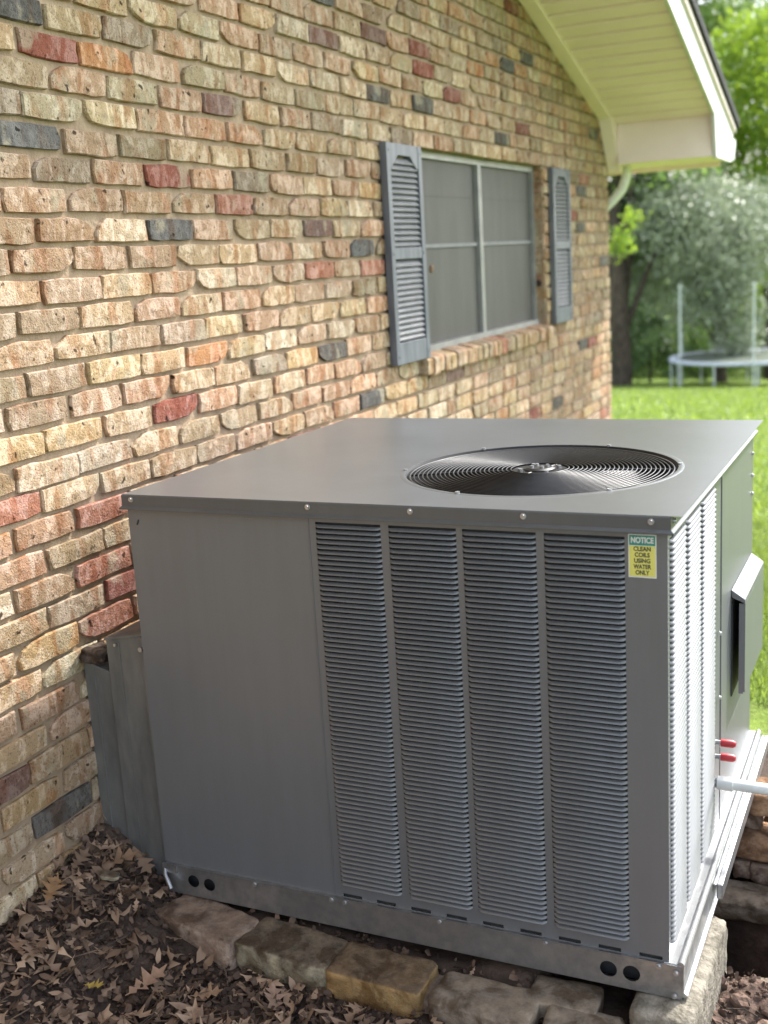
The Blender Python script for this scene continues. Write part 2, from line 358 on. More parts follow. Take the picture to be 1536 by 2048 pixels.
for e in """-0.18,0,k;-0.11,1,r;0.12,1,o;0.33,1,p;0.54,1,g;0.02,0,g;0.21,0,m;0.42,0,t;0.66,0,y;0.32,-1,g;0.54,-1,g;0.75,-1,s;0.97,-1,b;1.30,-2,v;1.60,-3,v;1.51,-2,w;1.18,-1,p;0.86,0,y;1.08,0,w;1.30,0,w;1.53,0,w;-0.17,2,y;0.03,2,p;0.24,2,G;0.45,2,s;0.66,2,v;0.87,2,y;1.08,2,p;1.28,2,m;1.47,2,w;-0.23,3,m;-0.09,3,G;0.12,3,G;0.33,3,p;0.54,3,s;0.75,3,s;0.95,3,y;1.17,3,y;1.39,3,y;1.58,3,y;-0.19,4,k;0.02,4,b;0.24,4,l;0.45,4,y;0.65,4,y;0.85,4,y;1.07,4,l;1.28,4,p;1.51,4,s;-0.23,5,b;-0.08,5,m;0.14,5,p;0.35,5,r;0.57,5,s;0.78,5,m;0.98,5,s;1.19,5,y;1.39,5,s;1.59,5,Y;-0.19,6,p;0.02,6,b;0.24,6,t;0.44,6,t;0.63,6,R;0.85,6,b;1.06,6,s;1.25,6,Y;1.47,6,w;-0.27,7,t;-0.09,7,b;0.08,7,w;0.36,7,k;0.55,7,s;0.73,7,y;0.91,7,y;1.15,7,v;1.36,7,y;1.54,8,m;-0.29,8,t;-0.19,8,b;0.02,8,b;0.23,8,b;0.44,8,y;0.63,8,y;0.80,8,s;1.05,8,w;1.28,8,s;1.49,9,R;-0.27,9,t;-0.09,9,p;0.11,9,y;0.32,9,b;0.52,9,w;0.73,9,p;0.93,9,p;1.14,9,R;1.42,10,l;-0.32,10,t;-0.19,10,t;0.02,10,y;0.22,10,s;0.43,10,y;0.64,10,s;0.85,10,y;1.09,11,y;1.30,11,Y;-0.28,11,t;-0.09,11,y;0.10,11,t;0.28,11,p;0.54,11,Y;0.77,11,s;0.99,11,y;-0.34,12,l;-0.18,12,m;0.04,12,Y;0.26,12,y;0.46,12,o;0.69,12,Y;0.90,13,Y;-0.27,13,m;-0.05,13,p;0.14,13,s;0.38,13,y;0.59,13,y;0.82,14,w;1.02,14,s;1.20,13,k;1.43,13,p;-0.33,14,Y;-0.14,14,Y;0.04,14,y;0.30,14,r;0.52,14,s;0.72,14,y;0.91,15,y;1.14,15,s;1.32,15,s;1.51,15,s;-0.38,15,l;-0.24,15,w;-0.02,15,w;0.40,15,l;0.62,15,y;0.82,15,y;1.01,15,s;1.21,16,s;1.41,16,k;1.61,16,Y;-0.35,16,R;-0.17,16,y;0.04,16,y;0.25,16,y;-0.42,17,o;-0.28,17,s;-0.08,17,R;-0.39,18,s;-0.19,18,l;-0.03,18,y;-0.45,19,w;-0.32,19,t;-0.10,19,R;-0.40,20,y;-0.22,20,m;-0.04,20,r;-0.31,21,Y;-0.18,21,b;-0.07,21,R;1.08,17,r;1.21,17,s;-0.21,24,s;-0.42,23,s;-0.45,24,y;-0.27,25,b;-0.47,25,v;-0.39,25,y;-0.45,26,Y;-0.29,26,t;-0.37,27,k;-0.51,27,y;-0.42,28,w;3.25,-8,r;3.53,-5,k;2.50,-1,r;3.28,0,r;3.09,1,k;2.12,0,k;2.35,-6,g;2.59,-6,s;2.06,-3,r;2.17,-2,r;3.34,-5,Y;3.67,-6,s;4.72,-1,k;4.40,4,k;4.37,7,k;4.89,10,k;4.50,17,k;4.71,17,r;4.73,19,o;3.82,21,k;3.66,17,m;3.85,19,w;4.60,22,w;4.75,15,m;1.74,0,k;1.29,-4,k;2.76,17,m;2.56,17,s;2.98,19,Y;3.39,21,r;1.50,8,k;1.43,14,b""".split(';'):
    y_, k_, c_ = e.split(','); KNOWN.setdefault(int(k_), []).append((float(y_), c_))
def colour(y, k, L):
    c = None
    for ky, kc in KNOWN.get(k, ()):
        if abs(ky - y) < L * .5: c = kc
    if c is None:
        c = rnd.choices('yYgGwtpsrRobvkml', (30, 4, 6, 1, 8, 22, 18, 12, .4, 1, 1, 7, .5, .4, 2, 3))[0]
    b = PAL[c]; tn = .0 if c in 'rRkvo' else .32; b = tuple(q * (1 - tn) + u * tn for q, u in zip(b, (.44, .325, .205))); g_ = sum(b) / 3; b = tuple(.82 * w_ * (q * .74 + g_ * .26) for q, w_ in zip(b, (.99, .885, .755))) if c != 'k' else b; f = rnd.uniform(.86, 1.12); h = rnd.uniform(-.05, .05)
    return (b[0] * f * (1 + h), b[1] * f, b[2] * f * (1 - h), 1.0)
# brick shapes: uneven outline, worn arrises, pillowed face (48 triangles each)
def brick_shape(seed):
    r = random.Random(seed); pts = []
    ring = []
    for (a, b, c_, d, n) in ((-.5, -.5, .5, -.5, 4), (.5, -.5, .5, .5, 2), (.5, .5, -.5, .5, 4), (-.5, .5, -.5, -.5, 2)):
        for i in range(n):
            q = i / n; ring.append([a + (c_ - a) * q, b + (d - b) * q])
    for q in ring:
        cor = abs(q[0]) > .49 and abs(q[1]) > .49
        q[0] += r.gauss(0, .012) - (.010 * np.sign(q[0]) if cor else 0); q[1] += r.gauss(0, .021) - (.035 * np.sign(q[1]) if cor else 0)
    if r.random() < .3:      # a broken corner
        i = r.choice((0, 4, 6, 10)); ring[i][0] *= r.uniform(.82, .9); ring[i][1] *= r.uniform(.5, .75)
    n = len(ring); vs = []
    for q in ring: vs.append((-.016, q[0], q[1]))
    for q in ring: vs.append((-.003 + r.uniform(-.0015, .001), q[0], q[1] - (abs(r.gauss(0, .045)) * -1 if q[1] < -.3 else 0)))
    for q in ring: vs.append((r.uniform(-.0005, .0025), q[0] * .972, q[1] * .91))
    vs.append((r.uniform(.001, .004), -.2, r.uniform(-.1, .1))); vs.append((r.uniform(.001, .004), .2, r.uniform(-.1, .1)))
    fs = []
    for k in range(2):
        for i in range(n): fs.append((k * n + i, k * n + (i + 1) % n, (k + 1) * n + (i + 1) % n, (k + 1) * n + i))
    A, B = 3 * n, 3 * n + 1
    for i in range(n):
        j = (i + 1) % n; xm = (vs[2 * n + i][1] + vs[2 * n + j][1]) / 2
        fs.append((2 * n + i, 2 * n + j, A if xm < 0 else B))
    # bridge between the two centre points
    fs.append((2 * n + 2, B, A)); fs.append((2 * n + 8, A, B))
    return vs, fs
SH = [brick_shape(s) for s in range(26)]
SHM = []
for vs, fs in SH:
    me = bpy.data.meshes.new('brick'); me.from_pydata(vs, [], fs); me.materials.append(MAT['brick'])
    me.update(); bm = bmesh.new(); bm.from_mesh(me); bmesh.ops.recalc_face_normals(bm, faces=bm.faces); bm.to_mesh(me); bm.free()
    SHM.append(me)
PH = {0: .12, 12: .14, 13: .055, 14: .18, 15: .075, 16: .14, 17: .02, 18: .13, 19: .01, 20: .105, 21: .205, 22: .077, 23: .185, 24: .07, 25: .19, 26: .081, 27: .178, 28: .07, 29: .18}
bricks = []
for k in range(-26, 32):
    zc = ZT - C * k + .004 + .0305 - .0035
    ph = PH.get(k, .02 if k % 2 else .13); L = .21
    y = ph - L * 24; edge = y
    while edge < WEND:
        n = edge + L + rnd.gauss(0, .0015); a_, b_ = edge + rnd.gauss(0, .003), n + rnd.gauss(0, .003)
        if rnd.random() < .03 and edge > .3: b_ = a_ + (b_ - a_) * .5; n = edge + L / 2
        edge = n
        segs = [(a_, min(b_, WEND))]
        if Z0 - .07 < zc < Z1:
            segs = []
            if a_ < Y0: segs.append((a_, min(b_, Y0)))
            if b_ > Y1: segs.append((max(a_, Y1), min(b_, WEND)))
        for s0, s1 in segs:
            if s1 - s0 < .03 or s0 < WSTART: continue
            if zc - .03 > zr((s0 + s1) / 2) + .12 or zc < gz(.02, (s0 + s1) / 2) - .12: continue
            hgt = .0575 + rnd.gauss(0, .0012)
            bricks.append(((s0 + s1) / 2, zc + rnd.gauss(0, .0012), s1 - s0 - rnd.uniform(.007, .012), hgt, colour((s0 + s1) / 2, k, s1 - s0), rnd.randrange(26), rnd.gauss(0, .006), rnd.uniform(-.0015, .003)))
def project(P):
    d = Vector(P) - CP; z = d.dot(cF)
    return (768 + 2297.18 * d.dot(cR) / z, 1024 - 2297.18 * d.dot(cU) / z, z) if z > .1 else (9e3, 9e3, z)
def hidden(P):
    d = Vector(P) - CP
    for z_t in (1.0,):           # behind the cabinet
        for i in range(1, 60):
            q = CP + d * (i / 60)
            if .2 < q.x < 1.42 and -.24 < q.y < .92 and q.z < 1.02: return True
    return False
sc_ = []
for i, b in enumerate(bricks):
    x_, y_, z_ = project((0, b[0], b[1])); s = 0
    if -60 < x_ < 1596 and -40 < y_ < 2088 and not hidden((0, b[0], b[1])): s = b[2] / z_ ** 2 * (abs(CP.x) / z_)
    sc_.append((-s, i))
sc_.sort(); near = {i for s, i in sc_[:292] if s < 0}
FV = []; FF = []; FC = []; FQ = []
for i, (yc, zc, L, h, c, sh, rot, dx) in enumerate(bricks):
    if i in near:
        o = bpy.data.objects.new('brick', SHM[sh]); link(o)
        o.location = (dx, yc, zc); o.rotation_euler = (rot, 0, 0); o.scale = (1, L * (1 if (i * 7) % 2 else -1), h * (1 if (i * 5) % 3 else -1)); o.color = c
        o.parent = wall
    else:
        vs, fs = SH[sh]; A = np.array(vs) * (1, L, h); b0 = sum(len(q) for q in FV)
        A = A + (dx, yc, zc); FV.append(A); FC.append(np.tile(c, (len(A), 1)))
        FF += [tuple(q + b0 for q in f) for f in fs]
mbf = MB(); mbf.v = [tuple(q) for q in np.concatenate(FV)]; mbf.f = FF; mbf.m = [0] * len(FF); mbf.sm = [False] * len(FF)
cols = list(np.concatenate(FC))
def extra_brick(x0, x1, y0, y1, z0, z1, c):     # small plain worn brick into the far set
    b0 = len(mbf.v); mbf.box(x0, x1, y0, y1, z0, z1); cols.extend([c] * 8)
# brick returns in the window reveal and at the far corner
for k in range(2, 14):
    zc = ZT - C * k + .031
    extra_brick(-.13, -.004, Y1 - .004, Y1 + .01, zc - .029, zc + .029, colour(9, k, .1))
    extra_brick(-.13, -.004, Y0 - .01, Y0 + .004, zc - .029, zc + .029, colour(9, k, .1))
for k in range(-2, 44):
    zc = ZT - C * k + .031
    extra_brick(-.105 if k % 2 else -.2, -.004, WEND - .02, WEND - .002, zc - .029, zc + .029, colour(9, k, .1))
far = mbf.build('brick', MAT['brick_far'], wall)
tag(far, kind='stuff')
a = far.data.color_attributes.new('bcol', 'FLOAT_COLOR', 'POINT'); a.data.foreach_set('color', np.array(cols, np.float32).ravel())
# rowlock sill
sill = boxobj('window_sill', (-.10, .008, Y0 - .02, Y1 + .0, Z0 - .075, Z0 - .012), MAT['mortar']); H(sill)
yy_ = Y0 - .06; i = 0
while yy_ < Y1 - .03:
    sh = rnd.randrange(26); mbx = MB(); wd = .0655
    r = random.Random(i); pts = []
    z_b, z_t = Z0 - .077 + r.uniform(-.004, .004), Z0 - .004 + r.uniform(-.003, .003); xf = .036 + r.uniform(-.005, .005)
    prof = [(-.10, z_b), (xf - .004, z_b), (xf, z_b + .006), (xf + .001, z_t - .012), (xf - .007, z_t - .004), (-.05, z_t + .012), (-.10, z_t + .012)]
    mbx.prism(prof, 1, yy_, yy_ + wd - .010 + r.uniform(-.002, .002))
    o = mbx.build('brick', MAT['brick'], None, .003); o.color = colour(99, 99, .1) if rnd.random() < .4 else (.34 * (1 + rnd.uniform(-.1, .1)), .23, .135, 1)
    o.parent = sill
    yy_ += wd; i += 1
# window
win = MB(); xf = -.05; fw = .032
win.box(xf - .05, xf, Y0 + .002, Y1 - .002, Z1 - fw, Z1 - .002); win.box(xf - .05, xf + .012, Y0 + .002, Y1 - .002, Z0 + .004, Z0 + .03)
win.box(xf - .05, xf, Y0 + .002, Y0 + fw, Z0 + .03, Z1 - fw); win.box(xf - .05, xf, Y1 - fw, Y1 - .002, Z0 + .03, Z1 - fw)
win.box(xf - .05, xf + .003, 2.845, 2.862, Z0 + .03, Z1 - fw); win.box(xf - .05, xf + .003, 2.868, 2.885, Z0 + .03, Z1 - fw); win.box(xf - .05, xf - .006, 2.862, 2.868, Z0 + .03, Z1 - fw)
window = win.build('window', MAT['alu'], None); H(window)
def sub(o, par): o.parent = par; return o
bpy.context.view_layer.update()


for (a_, b_) in ((Y0 + fw, 2.845), (2.885, Y1 - fw)):
    o = boxobj('screen', (xf - .03, xf - .018, a_, b_, Z0 + .03, Z1 - fw), MAT['screen']); sub(o, window)
    o = boxobj('meeting_rail', (xf - .018, xf - .010, a_, b_, 1.530, 1.546), MAT['slat']); sub(o, window)
    o = boxobj('crossbar', (xf - .018, xf - .0165, a_, b_, 1.742, 1.746), MAT['screen']); sub(o, window)
# shutters
def shutter(ya, yb):
    za, zb_ = 1.10, 1.912; sw = .034; x0, x1 = .004, .032
    s = MB(); s.box(x0, x1, ya, ya + sw, za, zb_); s.box(x0, x1, yb - sw, yb, za, zb_)
    s.box(x0, x1 - .002, ya + sw, yb - sw, za, za + .082); s.box(x0, x1 - .002, ya + sw, yb - sw, 1.492, 1.535)
    n = 28; top = []
    for i in range(n + 1):
        q = i / n; yq = ya + sw + (yb - ya - 2 * sw) * q; e = abs(q - .5) * 2
        top.append((yq, zb_ - .042 - .034 * float(sstep(.40, .80, np.array(e))) - .010 * float(e > .82)))
    s.prism([(ya + sw, zb_), *[(a_, b_) for a_, b_ in top], (yb - sw, zb_)][::-1], 0, x0, x1 - .002)
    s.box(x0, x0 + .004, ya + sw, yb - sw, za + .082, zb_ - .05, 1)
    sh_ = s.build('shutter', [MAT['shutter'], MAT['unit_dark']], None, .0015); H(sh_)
    bpy.context.view_layer.update()
    sm = MB(); hh = .0115; sm.prism([(x0 + .004, hh), (x0 + .007, hh), (x1 - .005, -hh + .004), (x1 - .005, -hh), (x1 - .009, -hh)], 1, -.5, .5)
    me = None
    for (a_, b_, nn) in ((1.19, 1.486, 14), (1.541, 1.862, 15)):
        for i in range(nn):
            if me is None: o = sm.build('slat', MAT['slat']); me = o.data
            else: o = link(bpy.data.objects.new('slat', me))
            o.location = (0, (ya + yb) / 2, a_ + (b_ - a_) * (i + .5) / nn); o.scale = (1, yb - ya - 2 * sw, 1); sub(o, sh_)
    for zz_ in (za + .03, 1.512, zb_ - .028):
        for yq in (ya + .02, yb - .02):
            q = MB(); q.tube([(x1 - .003, yq, zz_), (x1 + .002, yq, zz_)], .005, 8); sub(q.build('screw', MAT['shutter']), sh_)
    return sh_
shutter(1.671, 2.0); shutter(3.777, 4.105)
# gable trim, soffit, fascia, roof
def slopepoly(y0, y1, d0, d1): return [(y0, zr(y0) + d0), (y1, zr(y1) + d0), (y1, zr(y1) + d1), (y0, zr(y0) + d1)]
fz = MB(); fz.prism(slopepoly(RIDGE, 4.852, 0, .16), 0, .002, .080); fz.prism(slopepoly(-4.7, RIDGE, 0, .16), 0, .002, .08)
fz.prism([(4.853, zr(4.853)), (5.077, 1.94), (5.12, 1.94), (5.12, 2.32), (4.853, 2.39)], 0, .002, .082)
H(fz.build('frieze_board', MAT['cream'], None, .004))
sof = MB()
sofo = None
def soffit_side(sign):
    base = MB()
    if sign > 0: base.prism(slopepoly(RIDGE, 5.6, .034, .05), 0, .08, .65)
    else: base.prism(slopepoly(-5.4, RIDGE, .034, .05), 0, .08, .65)
    so_ = base.build('soffit', MAT['cream']); H(so_); bpy.context.view_layer.update()
    st = .1275; y = 5.0 if sign > 0 else -4.82
    pm = MB(); d = .127 / 2
    # one clipped panel: flat with a rolled lip and a recessed channel
    pr = [(-d, .032), (-d, .018), (-d + .006, .014), (d - .026, .014), (d - .022, .026), (d - .002, .026), (d - .002, .032)]
    pm.prism([(q, r_ - sign * SL * q) for q, r_ in pr], 0, .082, .648); me = None
    for i in range(38):
        yc = y - sign * (i + .5) * st
        if sign > 0 and yc < RIDGE + .06 or sign < 0 and yc > RIDGE - .06: break
        if me is None: o = pm.build('soffit_panel', MAT['cream']); me = o.data
        else: o = link(bpy.data.objects.new('soffit_panel', me))
        o.location = (0, yc, zr(yc)); sub(o, so_)
soffit_side(1); soffit_side(-1)
bb = MB(); bb.box(.084, .648, 5.0, 5.6, 1.978, 2.22); H(bb.build('boxed_return', MAT['cream'], None, .003))
bb = MB(); bb.box(-8.9, .084, 5.125, 5.6, 1.978, 2.0); bb.box(-8.9, .6, 5.602, 5.62, 1.95, 2.16); H(bb.build('eave_soffit', MAT['cream']))
fa = MB(); fa.prism(slopepoly(RIDGE, 4.93, -.004, .185), 0, .651, .674); fa.prism(slopepoly(-5.4, RIDGE, -.004, .185), 0, .651, .674)
fa.prism([(4.931, zr(4.931) - .004), (5.005, 1.968), (5.60, 1.968), (5.66, zr(5.66) + .185), (4.931, zr(4.931) + .185)], 0, .651, .674)
H(fa.build('rake_fascia', MAT['white'], None, .002))
fa = MB(); fa.prism(slopepoly(RIDGE, 5.66, .150, .187), 0, .6745, .690); fa.prism(slopepoly(-5.4, RIDGE, .150, .187), 0, .6745, .69)
H(fa.build('drip_edge', MAT['cream'], None, .002))
rf = MB(); rf.prism(slopepoly(RIDGE, 5.70, .19, .245), 0, -9, .708); rf.prism(slopepoly(-5.5, RIDGE, .19, .245), 0, -9, .708)
H(rf.build('roof', MAT['shingle'], None, .004))
gt = MB(); gp = [(5.625, 2.115), (5.625, 1.985), (5.70, 1.985), (5.72, 2.04), (5.745, 2.075), (5.745, 2.115), (5.738, 2.115), (5.738, 2.08), (5.712, 2.045), (5.695, 1.992), (5.632, 1.992), (5.632, 2.115)]
gt.prism(gp, 0, -8.9, .67); gt.prism(gp[:6], 0, .6705, .675)
gutter = gt.build('gutter', MAT['white']); H(gutter)
ds = MB(); ds.tube([(.085, 5.23, 1.99), (.083, 5.21, 1.90), (.06, 5.2, 1.835), (.0, 5.19, 1.77), (-.08, 5.19, 1.70), (-.10, 5.19, 1.5), (-.10, 5.19, -.2)], .030, 12)
dso = ds.build('downspout', MAT['pvc']); H(dso)

# ------------------------------------------------------------ packaged air conditioner
X0, X1, YF, YB, ZB, ZP = .205, 1.415, -.242, .914, .100, .985
UC = Vector((.81, .336, .035))
unit = empty('air_conditioner', UC)
tag(unit, 'big square grey packaged air conditioner with louvred sides and round black fan guard on top', 'air conditioner')
def U(o, par=None):
    if par is None: o.parent = unit; o.matrix_parent_inverse = Matrix.Translation(-UC)
    else: o.parent = par
    return o
TF = lambda y: (lambda u, v: (u, y, v))
TS = lambda x: (lambda u, v: (x, u, v))
TT = lambda z: (lambda u, v: (u, v, z))
# dark coil box inside
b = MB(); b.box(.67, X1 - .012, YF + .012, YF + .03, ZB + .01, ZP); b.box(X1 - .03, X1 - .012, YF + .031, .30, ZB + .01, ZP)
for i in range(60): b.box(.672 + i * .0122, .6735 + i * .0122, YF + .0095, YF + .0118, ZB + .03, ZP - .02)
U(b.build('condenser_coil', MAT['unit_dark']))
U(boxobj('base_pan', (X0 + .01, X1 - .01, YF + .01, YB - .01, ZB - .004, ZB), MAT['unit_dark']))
# front panels
b = MB(); b.sheet(TF(YF), X0, .667, ZB, ZP); b.sheet(TS(X0), YF, YB, ZB, ZP)
b.box(.6645, .6672, YF + .0005, YF + .006, ZB, ZP)
U(b.build('blank_panel', MAT['unit'], None))
FCOL = [(.686, .836), (.854, 1.001), (1.014, 1.165), (1.181, 1.336)]
LZ0, LZ1, NL = .137, .972, 74
slots = [(.690 + i * .0832, .690 + i * .0832 + .046, .1125 - i * .0010, .1205 - i * .0010) for i in range(9)]
zs_lo = min(s[2] for s in slots); holes = [(a_, b_, LZ0, LZ1) for a_, b_ in FCOL] + [(s[0], s[1], .1035 + .002, .1035 + .010) for s in slots]
b = MB(); b.sheet(TF(YF), .668, X1, ZB, ZP, holes)
b.box(.668, .6705, YF - .0015, YF - .0002, ZB, ZP)
U(b.build('louvre_panel', MAT['unit'], None))
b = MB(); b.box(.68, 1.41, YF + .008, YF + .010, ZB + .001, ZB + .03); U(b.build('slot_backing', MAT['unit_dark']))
# one pressed louvre: hood sloping out and down, closed rounded ends
def louvre(w_, p, d=.0085):
    b = MB(); h = p / 2; e = .010; xs = [-w_ / 2, -w_ / 2 + e * .35, -w_ / 2 + e, w_ / 2 - e, w_ / 2 - e * .35, w_ / 2]; ds_ = [0, .62, 1, 1, .62, 0]
    prof = [(0, h * .12), (-.45, -h * .12), (-.9, -h * .55), (-1, -h * .86)]
    vs = []
    for x_, k_ in zip(xs, ds_):
        for q, z_ in prof: vs.append((x_, q * d * k_ - (.0002 if k_ == 0 else 0), z_))
    fs = []
    for i in range(5):
        for j in range(3): fs.append((i * 4 + j, i * 4 + j + 1, (i + 1) * 4 + j + 1, (i + 1) * 4 + j))
    b.add(vs, fs, 0, True)
    # lip turned back in
    b.add([(-w_ / 2 + e * .35, -d * .62, -h * .86), (w_ / 2 - e * .35, -d * .62, -h * .86), (w_ / 2 - e, -d, -h * .86), (-w_ / 2 + e, -d, -h * .86), (-w_ / 2 + e, -d + .0025, -h * .98), (w_ / 2 - e, -d + .0025, -h * .98)], [(3, 2, 5, 4)], 0)
    return b
PIT = (LZ1 - LZ0) / NL
lp = bpy.data.objects["louvre_panel"]
me = None
for a_, b_ in FCOL:
    for i in range(NL):
        if me is None: o = louvre(1.0, PIT).build('louvre', MAT['unit']); o.data.name = 'louvre'; me = o.data
        else: o = link(bpy.data.objects.new('louvre', me))
        o.location = ((a_ + b_) / 2, YF, LZ0 + (i + .5) * PIT); o.scale = (b_ - a_, 1, 1); U(o, lp)
# louvre mesh is unit wide, so give its ends their true size: rebuild with mean width
lm = louvre(.151, PIT); me.clear_geometry(); me.from_pydata([(v_[0] / .151, v_[1], v_[2]) for v_ in lm.v], [], lm.f)
me.polygons.foreach_set('use_smooth', lm.sm); me.update()
# right side: louvre panel, corner post, access panels
SC = [(-.224, -.082), (-.066, .084), (.102, .272)]
b = MB(); b.sheet(TS(X1), YF, .300, ZB, ZP, [(a_, b_, LZ0 - .002, LZ1 - .004) for a_, b_ in SC])
sp = b.build('side_louvre_panel', MAT['unit']); U(sp)
b = MB()
for a_, b_ in SC:
    l = louvre(b_ - a_, PIT)
    for i in range(NL):
        zc = LZ0 - .002 + (i + .5) * PIT
        b.add([(X1 - v_[1], (a_ + b_) / 2 + v_[0], zc + v_[2]) for v_ in l.v], l.f, 0, True)
o = b.build('louvre', MAT['unit']); tag(o, kind='stuff'); U(o, sp)
b = MB(); b.sheet(TS(X1), .303, .375, ZB, ZP); b.box(X1 - .004, X1 - .001, .30, .303, ZB, ZP); U(b.build('corner_post', MAT['unit']))
b = MB(); b.box(X1 - .02, X1 + .003, .378, YB, .30, ZP - .002); b.box(X1 - .02, X1 + .0015, .378, YB, ZB, .297); ap = U(b.build('access_panel', MAT['unit'], None, .002))
b = MB(); b.sheet(lambda u, v: (u, YB, v), X0, X1, ZB, ZP); U(b.build('rear_panel', MAT['unit']))
# small dark slot on the blank panel
b = MB(); b.prism([(.2265, .945), (.2315, .957), (.2345, .957), (.2295, .945)], 1, YF - .002, YF - .0004); U(b.build('slot', MAT['unit_dark']))
# lid with rolled edge, drip lip and fan opening
FX, FY, FR = 1.045, .178, .318
ex = .006; lx0, lx1, ly0, ly1, zt = X0 - ex, X1 + ex, YF - ex, YB + ex, 1.016
b = MB(); b.sheet(TT(zt), lx0, lx1, ly0, ly1, circles=[(FX, FY, FR)])
sk = .030
def skirt(T, u0, u1):
    pr = [(0, zt), (.002, zt - .003), (.002, zt - sk + .004), (.0075, zt - sk - .001), (.0075, zt - sk - .004), (-.002, zt - sk - .004)]
    vs = [];
    for u, e_ in ((u0, -1), (u1, 1)):
        for d_, z_ in pr: vs.append(T(u + e_ * max(d_, 0) * .9, d_, z_))
    n = len(pr); b.add(vs, [(i, i + 1, n + i + 1, n + i) for i in range(n - 1)], 0)
skirt(lambda u, d_, z_: (u, ly0 - d_, z_), lx0, lx1); skirt(lambda u, d_, z_: (u, ly1 + d_, z_), lx0, lx1)
skirt(lambda u, d_, z_: (lx1 + d_, u, z_), ly0, ly1); skirt(lambda u, d_, z_: (lx0 - d_, u, z_), ly0, ly1)
lid = U(b.build('lid', MAT['lid']))
# pressed ring round the opening, then the dark throat
b = MB(); n = 72
prof = [(FR + .001, zt), (FR - .004, zt + .0012), (FR - .012, zt + .0002), (FR - .014, zt - .004), (FR - .018, zt - .014), (FR - .024, zt - .05), (FR - .030, zt - .26)]
vs = [(FX + r_ * math.cos(2 * math.pi * k / n), FY + r_ * math.sin(2 * math.pi * k / n), z_) for r_, z_ in prof for k in range(n)]
fs = [(j * n + k, j * n + (k + 1) % n, (j + 1) * n + (k + 1) % n, (j + 1) * n + k) for j in range(len(prof) - 1) for k in range(n)]
b.add(vs, fs[:2 * n], 0, True); b.add(vs, fs[2 * n:], 1, True)
U(b.build('fan_throat', [MAT['lid'], MAT['throat']]), lid)
b = MB(); b.tube([(FX, FY, .735), (FX, FY, .74)], FR, 48); U(b.build('throat_floor', MAT['unit_dark']), lid)
# guard: concentric wires on radial stays, slightly domed
guard = empty('fan_guard', (FX, FY, zt - .010)); U(guard, None); guard.matrix_parent_inverse = Matrix.Translation(-UC)
b = MB(); R0, R1, NR = .066, .297, 24
dome = lambda r_: .003 + .006 * (1 - (r_ / R1) ** 2)
for i in range(NR):
    r_ = R0 + (R1 - R0) * i / (NR - 1); n = 96
    b.tube([(r_ * math.cos(2 * math.pi * k / n), r_ * math.sin(2 * math.pi * k / n), dome(r_)) for k in range(n)], .0017 if i < NR - 1 else .003, 5, closed=True)
for k in range(6):
    a = math.radians(14 + 60 * k); pts = [(r_ * math.cos(a), r_ * math.sin(a), dome(min(r_, R1)) - .0045) for r_ in (.03, .1, .17, .24, R1)]
    pts.append(((R1 + .016) * math.cos(a), (R1 + .016) * math.sin(a), .003)); b.tube(pts, .003, 6)
wires = b.build('guard_wire', MAT['wire'], guard)
b = MB()
for k in range(6):
    a = math.radians(14 + 60 * k); c_, s_ = math.cos(a), math.sin(a)
    b = MB(); b.tube([((R1 + .013) * c_, (R1 + .013) * s_, .004), ((R1 + .013) * c_, (R1 + .013) * s_, .014)], .0052, 10); b.build('guard_clip', MAT['screw'], guard)
b = MB(); b.tube([(0, 0, .000), (0, 0, .006)], .062, 28); b.tube([(0, 0, .0085), (0, 0, .012)], [.035, .028], 20); b.build('motor_plate', MAT['wire'], guard)
b = MB()
for k in range(4):
    a = math.radians(35 + 90 * k); c_, s_ = .046 * math.cos(a), .046 * math.sin(a)
    b = MB(); b.tube([(c_, s_, .006), (c_, s_, .012)], .005, 6); b.build('motor_bolt', MAT['screw'], guard)
    b = MB(); b.tube([(c_ * .4, s_ * .4, .012), (c_ * .4, s_ * .4, .017)], .004, 6); b.build('motor_bolt', MAT['screw'], guard)
b = MB(); b.tube([(0, 0, -.17), (0, 0, -.02)], .065, 24); b.build('motor', MAT['wire'], guard)
fan = empty('fan', (FX, FY, zt - .16)); fan.parent = unit; fan.matrix_parent_inverse = Matrix.Translation(-UC)
for k in range(4):
    b = MB(); a0 = math.radians(20 + 90 * k); vs = []
    for i in range(9):
        r_ = .07 + .21 * i / 8
        for j in range(5):
            q = j / 4 - .5; a = a0 + q * (1.05 - .2 * i / 8) + .10 * i / 8; z_ = q * .095 + .012 * math.sin(math.pi * i / 8)
            vs.append((r_ * math.cos(a), r_ * math.sin(a), z_ + .07))
    b.add(vs, [(i * 5 + j, i * 5 + j + 1, (i + 1) * 5 + j + 1, (i + 1) * 5 + j) for i in range(8) for j in range(4)], 0, True)
    b.build('blade', MAT['blade'], fan)
b = MB(); b.tube([(0, 0, .0), (0, 0, .10)], .06, 24); b.build('hub', MAT['blade'], fan)
